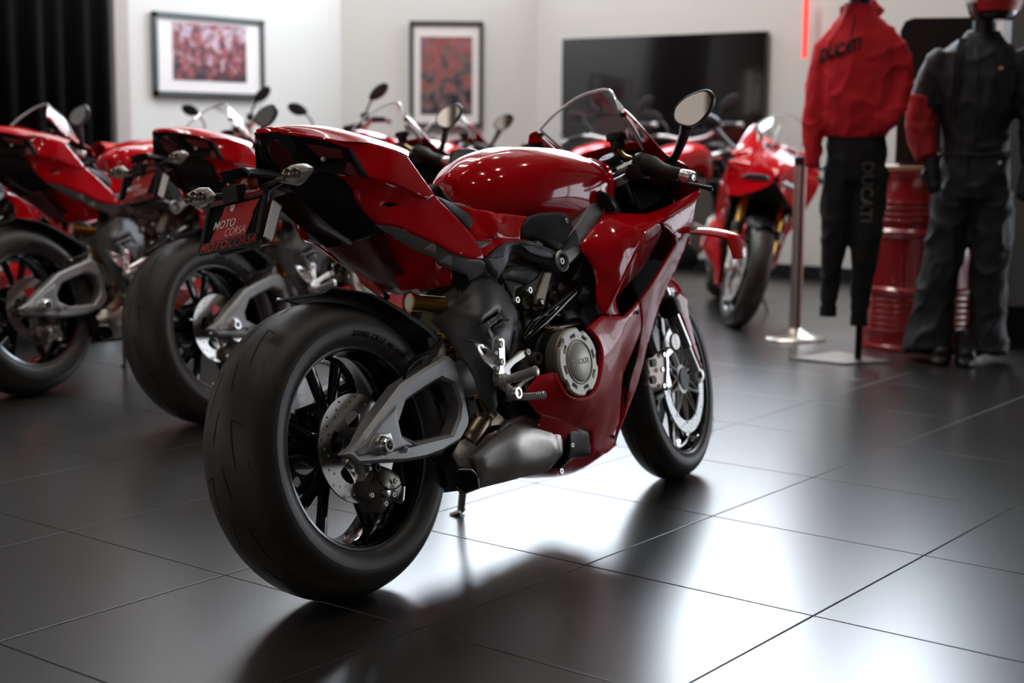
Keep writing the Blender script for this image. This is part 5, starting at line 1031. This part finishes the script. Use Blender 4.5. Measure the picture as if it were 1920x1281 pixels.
def onfacet(p):
    o_ = np.array([-3.4987, -2.0116]); q = np.array(p)[:2]-o_; k = np.dot(nF, np.array(C1)+nF*.02-o_)/np.dot(nF, q); zz = 1.03655+(p[2]-1.03655)*k; v = o_+q*k; return np.array([v[0], v[1], zz])
b1, b2 = onfacet(b1), onfacet(b2); p0 = (b1+b2)/2; wd = np.linalg.norm((b2-b1)[:2])
picture(p0, dF, nF, wd, wd*1.42, wd*.70, wd*1.04, -.01, 'tall framed photo of a racer crouched on a bike, on the middle wall', pm2)
# television
TVE = empty('television', (6.44, (5.19+3.35)/2, 1.262)); TVE.rotation_euler = (0, 0, -PI/2)
box('screen', 'tv', (0, -.028, 0), (1.835, .012, 1.075), TVE, bev=.002, ident=False)
box('bezel', 'blackgloss', (0, 0, 0), (1.85, .05, 1.09), TVE, bev=.004, ident=False)
tag(TVE, 'large switched-off black television mounted on the white wall', 'television')
LT_ = tube('light_tube', 'neon', [(6.36, -3.004, 1.60), (6.36, -3.004, 2.05)], .018, None, n=10, smooth=0)
tag(LT_, 'glowing red vertical light tube on the wall behind the red hoodie', 'light')
# curtain: one folded sheet
cvs = []; cfs = []; n_ = 150
for i in range(n_+1):
    t = i/n_; x = .2+(3.02-.2)*t; y = 6.55+.035*math.sin(t*95)+.02*math.sin(t*37+1)
    cvs += [(x, y, .02), (x, y-.01, 4.2)]
for i in range(n_): cfs.append((2*i, 2*i+1, 2*i+3, 2*i+2))
CT = finish('curtain', cvs, cfs, 'curtain', None, ident=False, sharp=80); md = CT.modifiers.new('s', 'SOLIDIFY'); md.thickness = .006
tag(CT, 'black floor-length curtain hanging at the left end of the white wall', 'curtain')
CR = tube('curtain_rail', 'black', [(.1, -6.55, 4.22), (3.15, -6.55, 4.22)], .02, CT, n=10, smooth=0)
HK = merge('wall_hook', 'chrome', [tubedata([np.array((2.946, 6.65, 1.59))*np.array([1, -1, 1]), np.array((2.901, 6.62, 1.565))*np.array([1, -1, 1]), np.array((2.954, 6.65, 1.547))*np.array([1, -1, 1])], .008, 8, 3)], None)
tag(HK, 'small bent chrome tie-back hook beside the black curtain edge', 'hook')
# ceiling lamps (seen only as reflections)
li = 0
for (x, y) in ((-2.2, 1.5), (-.6, 1.5), (1.0, 1.5), (2.6, 1.5), (-2.2, 3.6), (-.6, 3.6), (1.0, 3.6), (2.6, 3.6), (4.4, 3.0), (-.6, -.6), (1.2, -.6), (3.0, -.6), (-2.6, -1.6), (-1.0, -2.2), (.8, -2.2), (-3.8, .6)):
    sl = bpy.data.lights.new('lamp_light', 'AREA'); sl.shape = 'DISK'; sl.size = .14; sl.energy = 7; sl.color = (1, .93, .84)
    so = bpy.data.objects.new('lamp_light', sl); COL.objects.link(so); so.location = (x, y, ZH-.045)
    L_ = lathe('ceiling_lamp', 'lamp', [(0, 0), (.075, 0), (.075, .012), (0, .012)], (x, -y, ZH-.03), (0, 0, 1), n=20, parent=bpy.data.objects['ceiling'])
    lathe('lamp_ring', 'black', [(.075, -.004), (.10, -.004), (.10, .03), (.075, .03)], (x, -y, ZH-.03), (0, 0, 1), n=20, parent=L_)

# ================================================================ motorcycles
def place(o, x, y, yaw, lean=LEAN):
    o.location = (x, y, 0); o.rotation_euler = (-lean, 0, yaw)
HB = make_bike(); place(HB, -1.14897, .25493, .04069)
tag(HB, 'red sport motorcycle in the foreground, nearest to the camera, plate at its tail', 'motorcycle', 'red sport motorcycles')
def bikecopy(x, y, yaw, label, lean=LEAN, group='red sport motorcycles'):
    c = copytree(HB); place(c, x, y, yaw, lean); tag(c, label, 'motorcycle', group); return c
bikecopy(.0189, 2.0564, .0978, 'red sport motorcycle parked just behind the foreground bike, its disc shining white')
bikecopy(-.0673, 3.0504, .1043, 'red sport motorcycle third from the front in the row, rear wheel near the left edge')
bikecopy(-.25, 4.15, .12, 'red sport motorcycle farthest in the row, only its screen and mirror by the curtain showing')
bikecopy(2.35, 3.35, .30, 'red sport motorcycle beyond the tank of the foreground bike, before the tall framed photo')
FB = bikecopy(4.92, 2.83, math.radians(213), 'red sport motorcycle facing the camera beside the steel post, gold forks and black front mudguard', lean=.24)
def descend(o):
    for c in o.children: yield c; yield from descend(c)
def setmat(o, m):
    if o.type == 'MESH' and o.material_slots: o.material_slots[0].link = 'OBJECT'; o.material_slots[0].material = track(m)
drop = []
for c in list(descend(FB)):
    n = c.name.split('.')[0]
    if n in ('fork_leg', 'fork_tube'): setmat(c, 'gold')
    if n == 'front_mudguard': setmat(c, 'black')
    if n in ('winglet', 'plate_holder', 'fairing_text'):
        drop += [c]+list(descend(c))
for c in drop: bpy.data.objects.remove(c)
# naked roadsters behind
def make_roadster():
    B = empty('naked_motorcycle')
    for ch in HB.children:
        n = ch.name.split('.')[0]
        if n in ('rear_wheel', 'front_wheel', 'swingarm', 'fork_leg', 'engine_block', 'front_mudguard', 'rear_axle', 'silencer_body', 'side_stand', 'rear_hugger', 'seat', 'radiator'):
            c = copytree(ch, B)
            if n == 'front_mudguard':
                setmat(c, 'black')
    loft('fuel_tank', 'red', [sym([(x, 0, zt), (x, w_*.6, zt-.01), (x, w_, zt-.06), (x, w_*.9, zt-.15), (x, w_*.6, zt-.2)]) for x, zt, w_ in ((.55, .90, .09), (.65, .96, .13), (.85, 1.0, .17), (1.0, .98, .17), (1.10, .92, .12))], B, nu=4, nv=4, th=.004, sharp=80)
    loft('tail_unit', 'red', [sym([(x, 0, z), (x, w_, z-.03), (x, w_*.8, z-.09), (x, 0, z-.1)]) for x, z, w_ in ((-.02, .99, .05), (.12, .97, .10), (.35, .90, .13), (.55, .86, .12))], B, nu=3, nv=3, th=.004)
    loft('headlight', 'black', [sym([(x, 0, .93+h), (x, w_, .93+h*.6), (x, w_*.9, .93-h), (x, 0, .93-h*1.3)]) for x, w_, h in ((1.28, .06, .06), (1.36, .09, .08), (1.44, .08, .07), (1.47, .04, .03))], B, nu=3, nv=3, th=.003)
    tube('handlebar', 'alu', [(1.04, -.38, 1.07), (1.08, -.25, 1.09), (1.14, -.10, 1.04), (1.15, 0, 1.03), (1.14, .10, 1.04), (1.08, .25, 1.09), (1.04, .38, 1.07)], .012, B, n=12)
    for s in (1, -1):
        tube('grip', 'grip', [(1.045, s*.375, 1.07), (1.075, s*.26, 1.09)], .018, B, n=14, smooth=0)
        tube('lever', 'black', [(1.10, s*.22, 1.085), (1.09, s*.37, 1.06)], .006, B, n=8, smooth=0)
        lathe('bar_end', 'alu', [(0, 0), (.017, 0), (.017, .03), (0, .03)], (1.04, s*.385, 1.068), (-.1, s, -.05), n=14, parent=B)
        tube('mirror_stem', 'mirrorhouse', [(1.09, s*.19, 1.09), (1.10, s*.21, 1.16), (1.10, s*.27, 1.22)], .006, B, n=8)
        ol = [(-.07, .0), (-.045, .032), (.01, .040), (.06, .025), (.075, -.005), (.04, -.032), (-.02, -.030)]
        MR = loft('mirror', 'mirrorhouse', [[(1.10+dx, s*(.30+a*k), 1.235+b*k+.35*a*k) for a, b in ol] for k, dx in ((.9, -.003), (1, 0), (.9, .014), (.5, .024))], B, nu=2, nv=3, closed=True, caps=True)
    merge('instrument', 'black', [boxdata((1.22, 0, 1.06), (.03, .14, .09), None, .01)], B)
    lathe('bar_reservoir', 'black', [(0, 0), (.024, 0), (.024, .04), (0, .04)], (1.12, .17, 1.10), (0, 0, 1), n=16, parent=B)
    return B
RB = make_roadster()
def putbar(o, px, yaw, lean=LEAN*.8):
    # px: world point of the bar centre on the floor plan
    c, s = math.cos(yaw), math.sin(yaw); sh = 1.05*math.sin(lean)
    o.location = (px[0]-1.1*c+sh*s, px[1]-1.1*s-sh*c, 0); o.rotation_euler = (-lean, 0, yaw)
rb = [((2.758, 4.107, 1.123), .10, 'naked motorcycle whose raised left mirror shows against the wall left of the tall photo'),
      ((2.905, 5.234, 1.115), .12, 'naked motorcycle whose left mirror touches the lower edge of the wide photo'),
      ((5.657, 4.172, 1.178), .02, 'naked motorcycle in front of the television, seen through the foreground screen'),
      ((5.389, 3.328, 1.014), .02, 'naked motorcycle parked askew before the television, right of the foreground screen')]
for k, (p, yaw, lab) in enumerate(rb):
    o = RB if k == 0 else copytree(RB); putbar(o, p, yaw); tag(o, lab, 'motorcycle', 'naked motorcycles behind the row')

# ================================================================ mannequins, barrel, post
from mathutils import noise
def blob(name, m, datas, voxel, parent, it=4, label=None, fold=0):
    vs = []; fs = []
    for v, f in datas: k = len(vs); vs += list(v); fs += [tuple(i+k for i in q) for q in f]
    o = finish(name, vs, fs, m, parent, label=label)
    md = o.modifiers.new('r', 'REMESH'); md.mode = 'VOXEL'; md.voxel_size = voxel; md.use_smooth_shade = True
    m2 = o.modifiers.new('s', 'SMOOTH'); m2.iterations = it; m2.factor = .5
    dg = bpy.context.evaluated_depsgraph_get(); me = bpy.data.meshes.new_from_object(o.evaluated_get(dg)); me.name = name
    
    if fold:
        me.update(); nr = [v.normal.copy() for v in me.vertices]
        for v, n in zip(me.vertices, nr):
            p = v.co; q = Vector((p.x*9+p.z*4, p.y*9-p.z*3, p.z*7)); t = 1-abs(noise.noise(q))*2; t2 = noise.noise(q*2.3)
            v.co = p+n*fold*(t*t*t-.35+.35*t2)
    o.modifiers.clear(); o.data = me; me.materials.clear(); me.materials.append(track(m)); me.polygons.foreach_set('use_smooth', [True]*len(me.polygons)); return o
def q3(a, h, d): return (d, -a, h)     # a: towards image right, h: up, d: towards the camera
def limb(pts, rads, n=14, flat=1.0): return tubedata([q3(*p) for p in pts], rads, n, 3, True, flat)
def oval(rows, n=20): # rows: (a, h, d, ra, rd)
    rs = []
    for a, h, d, ra, rd in rows: rs.append([q3(a+ra*math.cos(t), h, d+rd*math.sin(t)) for t in np.linspace(0, 2*PI, n, endpoint=False)])
    R = rs; vs = [p for r in R for p in r]; fs = []
    for i in range(len(R)-1):
        for j in range(n): fs.append((i*n+j, i*n+(j+1) % n, (i+1)*n+(j+1) % n, (i+1)*n+j))
    fs.append(tuple(range(n))); fs.append(tuple((len(R)-1)*n+j for j in range(n))); return vs, fs
from mathutils.bvhtree import BVHTree
def drape(o, eps=.008):
    me = o.data; t = BVHTree.FromPolygons([v.co.copy() for v in me.vertices], [tuple(p.vertices) for p in me.polygons])
    def f(a, h):
        r = t.ray_cast(Vector((.6, a, h)), Vector((-1, 0, 0)))   # local: x towards camera, y = image right
        return q3(a, h, (r[0].x if r[0] is not None else .1)+eps)
    return f
def facing(p, off=0): return math.atan2(-2.01-p[1], -3.4987-p[0])+off
def helmet(par, c, s=1.0, col='blackgloss'):
    rows = [(0, -.125, .01, .085, .105), (0, -.10, .01, .105, .13), (0, -.04, .0, .125, .15), (0, .04, -.005, .13, .15), (0, .10, -.01, .11, .13), (0, .145, -.015, .06, .07), (0, .155, -.015, .02, .02)]
    H = blob('helmet', col, [oval([(c[0]+a*s, c[1]+h*s, c[2]+d*s, ra*s, rd*s) for a, h, d, ra, rd in rows])], .012, par, 3)
    return H
p1 = np.array((2.928, 0.9786, 0)); p1 = p1
M1 = empty('mannequin', (p1[0], p1[1], 0)); M1.rotation_euler = (0, 0, facing(p1))
# base plate (px 1480..1665) and pole
loft('base_plate', 'plateb', [[q3(-.27, .001, .05), q3(-.05, .001, -.22), q3(.20, .001, .03), q3(-.02, .001, .16)], [q3(-.27, .010, .05), q3(-.05, .010, -.22), q3(.20, .010, .03), q3(-.02, .010, .16)]], M1, nu=1, nv=1, closed=True, caps=True, lin=True)
tube('pole', 'blackmatte', [q3(.045, .005, 0), q3(.045, .62, -.01)], .016, M1, n=12, smooth=0)
JG = blob('joggers', 'jogger', [oval([(0, 1.14, 0, .125, .10), (0, 1.05, 0, .135, .105), (0, .93, 0, .138, .11), (.0, .84, 0, .120, .10)]),
   limb([(-.055, .90, 0), (-.075, .72, 0), (-.085, .55, .01), (-.095, .38, .0), (-.100, .24, .0)], [.088, .080, .062, .046, .036]),
   limb([(.062, .90, 0), (.060, .72, 0), (.055, .55, .02), (.048, .38, .01), (.042, .20, .0)], [.090, .084, .068, .052, .040])], .010, M1, 3, fold=.008)
for a_, h_ in ((-.100, .235), (.042, .195)):
    lathe('ankle_cuff', 'jogger', [(.028, -.03), (.040, -.028), (.040, .02), (.028, .022)], q3(a_, h_, 0), (0, 0, 1), n=18, parent=JG)
HO = blob('hoodie', 'hoodie', [oval([(-.005, 1.04, 0, .145, .11), (-.005, 1.09, 0, .165, .13), (-.01, 1.20, .01, .165, .135), (-.01, 1.35, .01, .165, .13), (-.01, 1.47, 0, .165, .115), (-.01, 1.555, -.01, .12, .085), (-.01, 1.60, -.01, .07, .07), (-.01, 1.64, -.01, .065, .07)]),
   limb([(.09, 1.50, -.01), (.150, 1.42, -.02), (.175, 1.27, -.02), (.13, 1.12, .06), (.07, 1.10, .10)], [.060, .070, .066, .055, .05]),
   limb([(-.10, 1.50, 0), (-.160, 1.40, -.01), (-.19, 1.22, .01), (-.195, 1.05, .02), (-.198, .90, .03)], [.060, .064, .056, .048, .040]),
   limb([(-.09, 1.60, -.06), (0, 1.64, -.10), (.08, 1.60, -.06)], [.035, .05, .035])], .010, M1, 3, fold=.011)
tube('drawstring', 'jogger', [q3(-.03, 1.58, .075), q3(-.04, 1.50, .115), q3(-.04, 1.44, .135)], .003, HO, n=6)
lathe('neck', 'skin', [(0, 0), (.05, 0), (.048, .12), (0, .12)], q3(-.01, 1.58, -.01), (0, 0, 1), n=20, parent=M1)
hm = helmet(M1, (-.09, 1.80, .02), .95, 'blackgloss')
tag(hm, None, None)
loft('helmet_trim', 'helmwhite', [[q3(-.09+.121*math.sin(t), 1.735, .02+.147*math.cos(t)) for t in np.linspace(-1.2, 1.2, 9)], [q3(-.09+.126*math.sin(t), 1.76, .02+.150*math.cos(t)) for t in np.linspace(-1.2, 1.2, 9)]], hm, nu=1, nv=1, th=-.003)
dr = drape(HO); textfit('chest_print', 'jogger', 'DUCATI', .19, .062, lambda a, b, c=0: dr(-.088+a, 1.43+b+.30*a), HO, off=.004)
dj = drape(JG); textfit('leg_print', 'outline', 'DUCATI', .27, .055, lambda a, b, c=0: dj(.055+b, .79-a), JG, shear=0, off=.001)
tag(M1, 'mannequin in a bright red hoodie and black joggers on a steel base plate', 'mannequin')

p2 = np.array((3.254, 0.6033, 0))
M2 = empty('mannequin', (p2[0], p2[1], 0)); M2.rotation_euler = (0, 0, facing(p2))
TR = blob('trousers', 'suit', [oval([(.06, .98, 0, .155, .12), (.06, .88, 0, .165, .125), (.055, .76, 0, .165, .13)]),
   limb([(-.02, .80, 0), (-.045, .62, 0), (-.075, .42, .02), (-.10, .22, .03), (-.11, .04, .06)], [.105, .098, .092, .098, .120]),
   limb([(.14, .80, 0), (.145, .62, 0), (.145, .42, .01), (.145, .22, .0), (.155, .04, .03)], [.100, .095, .088, .085, .098])], .011, M2, 3, fold=.014)
JK = blob('jacket', 'suit', [oval([(.055, .93, 0, .150, .12), (.055, 1.02, 0, .150, .12), (.055, 1.18, .01, .165, .13), (.055, 1.32, .01, .185, .125), (.055, 1.42, 0, .180, .105), (.065, 1.49, -.01, .10, .075), (.07, 1.52, -.01, .07, .065)]),
   limb([(-.09, 1.42, 0), (-.145, 1.33, 0), (-.175, 1.20, .0), (-.185, 1.17, .0)], [.062, .072, .072, .070]),
   limb([(.20, 1.42, 0), (.26, 1.33, 0), (.295, 1.18, 0), (.305, 1.03, .02), (.30, .92, .05)], [.062, .070, .066, .058, .048])], .011, M2, 3, fold=.010)
blob('jacket_sleeve', 'redsuit', [limb([(-.183, 1.24, .0), (-.190, 1.14, .0), (-.180, 1.02, .02), (-.155, .94, .05)], [.074, .074, .064, .054])], .010, JK, 2, fold=.008)
blob('jacket_sleeve', 'redsuit', [limb([(.335, 1.15, .02), (.338, 1.05, .03), (.33, .98, .045)], [.032, .036, .030])], .010, JK, 2)
for a_, h_, s_ in ((-.140, .885, 1), (.300, .86, -1)):
    G_ = blob('glove', 'boot', [limb([(a_, h_+.06, .055), (a_+s_*.012, h_, .065), (a_+s_*.018, h_-.035, .072)], [.036, .040, .034], 12, .7)]+
         [limb([(a_+s_*.018+dx, h_-.03, .072+dd), (a_+s_*.022+dx, h_-.07, .082+dd), (a_+s_*.020+dx, h_-.07-ln, .070+dd)], [.011, .010, .008], 8) for dx, dd, ln in ((-.026, .0, .022), (-.009, .008, .034), (.009, .008, .030), (.026, .0, .018))]+
         [limb([(a_-s_*.018, h_+.01, .09), (a_-s_*.028, h_-.02, .105), (a_-s_*.020, h_-.05, .11)], [.012, .011, .009], 8)], .006, M2, 1)
for a_, d_ in ((-.055, .13), (.055, .15)):
    BT = blob('boot', 'boot', [limb([(a_, .14, d_-.12), (a_, .10, d_-.09), (a_+.005, .06, d_), (a_+.01, .045, d_+.07)], [.05, .055, .050, .036], 14), oval([(a_+.003, .004, d_-.02, .05, .125), (a_+.003, .03, d_-.02, .052, .125)])], .010, M2, 2)
    for k in range(3): tube('boot_lace', 'blackgloss', [q3(a_-.03, .10-.014*k, d_-.02+.03*k), q3(a_, .115-.014*k, d_+.0+.03*k), q3(a_+.035, .10-.014*k, d_-.02+.03*k)], .003, BT, n=6)
lathe('neck', 'skin', [(0, 0), (.055, 0), (.05, .13), (0, .13)], q3(.07, 1.46, -.01), (0, 0, 1), n=20, parent=M2)
hm = helmet(M2, (.105, 1.69, .03), 1.0, 'blackgloss')
loft('helmet_stripe', 'redprint', [[q3(.105+R_*math.sin(t), h_, .03+R2*math.cos(t)) for t in np.linspace(-.6, 1.3, 9)] for h_, R_, R2 in ((1.605, .112, .140), (1.65, .128, .155))], hm, nu=1, nv=2, th=-.003)
loft('helmet_stripe', 'helmwhite', [[q3(.105+R_*math.sin(t), h_, .03+R2*math.cos(t)) for t in np.linspace(-1.5, -.6, 7)] for h_, R_, R2 in ((1.64, .127, .153), (1.72, .135, .158))], hm, nu=1, nv=2, th=-.003)
loft('helmet_chin', 'helmwhite', [[q3(.105+R_*math.sin(t), h_, .03+R2*math.cos(t)) for t in np.linspace(-.3, 1.2, 7)] for h_, R_, R2 in ((1.655, .130, .157), (1.668, .133, .158))], hm, nu=1, nv=2, th=-.003)
# jacket details
for s_ in (-1, 1):
    loft('harness_strap', 'jogger', [[q3(.055+s_*.075+dx, 1.49, .055), q3(.055+s_*.09+dx, 1.40, .118), q3(.055+s_*.095+dx, 1.28, .132), q3(.055+s_*.10+dx, 1.15, .122)] for dx in (-.018, .018)], JK, nu=1, nv=3, th=.004)
tube('jacket_zip', 'black', [q3(.045, 1.47, .078), q3(.05, 1.38, .127), q3(.055, 1.20, .142), q3(.055, .98, .124)], .003, JK, n=6)
sh_ = [(-1, 1), (-.6, 1.12), (.6, 1.12), (1, 1), (.95, .2), (.6, -.6), (0, -1.2), (-.6, -.6), (-.95, .2)]
finish('chest_badge', [q3(.150+a*.014, 1.345+b*.014, .128-a*.002) for a, b in sh_], [tuple(range(9))], 'redprint', JK)
finish('badge_stripe', [q3(.150+a*.014, 1.345+b*.014, .1292-a*.002) for a, b in [(-.9, .45), (.9, .7), (.9, .5), (.1, .1), (-.9, .2)]], [tuple(range(5))], 'white', JK)
tube('waist_seam', 'black', [q3(.055+.158*math.cos(t), .965, .125*math.sin(t)) for t in np.linspace(.1, PI-.1, 12)], .005, JK, n=6)
lathe('button', 'alu', [(0, 0), (.008, 0), (.008, .004), (0, .004)], q3(.165, .93, .105), (1, 0, 0), n=12, parent=TR)
tag(M2, 'mannequin in a black riding suit with red forearms, gloves, boots and helmet', 'mannequin')

# barrel
bc = np.array((3.264, 0.7999, 0)); dcam = np.array([-3.5-bc[0], -2.01-bc[1]]); dcam /= np.linalg.norm(dcam); bc = bc[:2]-dcam*.40
prof = [(0, .0), (.270, 0), (.288, .004), (.288, .018), (.278, .026)]
for zb in (.10, .13, .16, .19, .22, .25): prof += [(.278, zb-.010), (.284, zb), (.278, zb+.010)]
prof += [(.278, .27), (.292, .285), (.292, .300), (.278, .312)]
prof += [(.278, .42)]
prof += [(.278, .555), (.292, .57), (.292, .585), (.278, .60)]
for zb in (.64, .67, .70, .73): prof += [(.278, zb-.010), (.284, zb), (.278, zb+.010)]
prof += [(.278, .85), (.288, .858), (.288, .874), (.272, .878), (.268, .866), (0, .866)]
BR = lathe('oil_barrel', 'barrel', prof, (bc[0], -bc[1], 0), (0, 0, 1), n=64)
lathe('wood_top', 'wood', [(0, .879), (.290, .879), (.290, .900), (0, .900)], (bc[0], -bc[1], 0), (0, 0, 1), n=48, parent=BR)
tag(BR, 'glossy red steel barrel with ribs and pale wooden top behind the black-suited mannequin', 'barrel')
# black board resting on the barrel
bd = np.array((3.539, 0.8353, 0.9324)); E = empty('display_board', (bc[0], bc[1], .9003)); E.rotation_euler = (0, 0, facing(bc))
loft('board', 'jogger', [[q3(a+.07, h, dd) for a, h in ((-.20, .01), (.20, .01), (.20, .66), (.18, .705), (.14, .72), (-.14, .72), (-.18, .705), (-.20, .66))] for dd in (-.03, .03)], E, nu=1, nv=1, closed=True, caps=True, lin=True)
box('board_foot', 'black', q3(.07, .010, 0), (.16, .36, .02), E)
tag(E, 'black rounded display board standing on the red barrel', 'board')
# post
ps = np.array((3.435, 1.516, 0)); SP = empty('barrier_post', (ps[0], ps[1], 0))
lathe('base', 'post', [(0, 0), (.155, 0), (.157, .006), (.15, .014), (.09, .03), (.05, .05), (.034, .062), (0, .062)], (0, 0, 0), (0, 0, 1), n=40, parent=SP)
lathe('post', 'post', [(0, .05), (.031, .05), (.031, .90), (0, .90)], (0, 0, 0), (0, 0, 1), n=32, parent=SP)
lathe('head', 'black', [(0, .895), (.034, .895), (.034, .935), (.028, .94), (0, .94)], (0, 0, 0), (0, 0, 1), n=32, parent=SP)
tag(SP, 'brushed steel barrier post with a round cone base beside the red hoodie mannequin', 'post')
# ---------------- area lights
area('key_daylight', (2.5, 3.0, 5.7), (0, 1.0, 0), 4, 3, 30, (.85, .92, 1))
area('wall_wash', (3.6, 3.6, 5.6), (6.3, 4.6, 1.0), 2.5, 1.0, 110, (1, .93, .84))
area('wall_wash_left', (1.8, 4.6, 5.6), (3.6, 6.7, 1.2), 2.5, 1.0, 150, (.86, .94, 1))
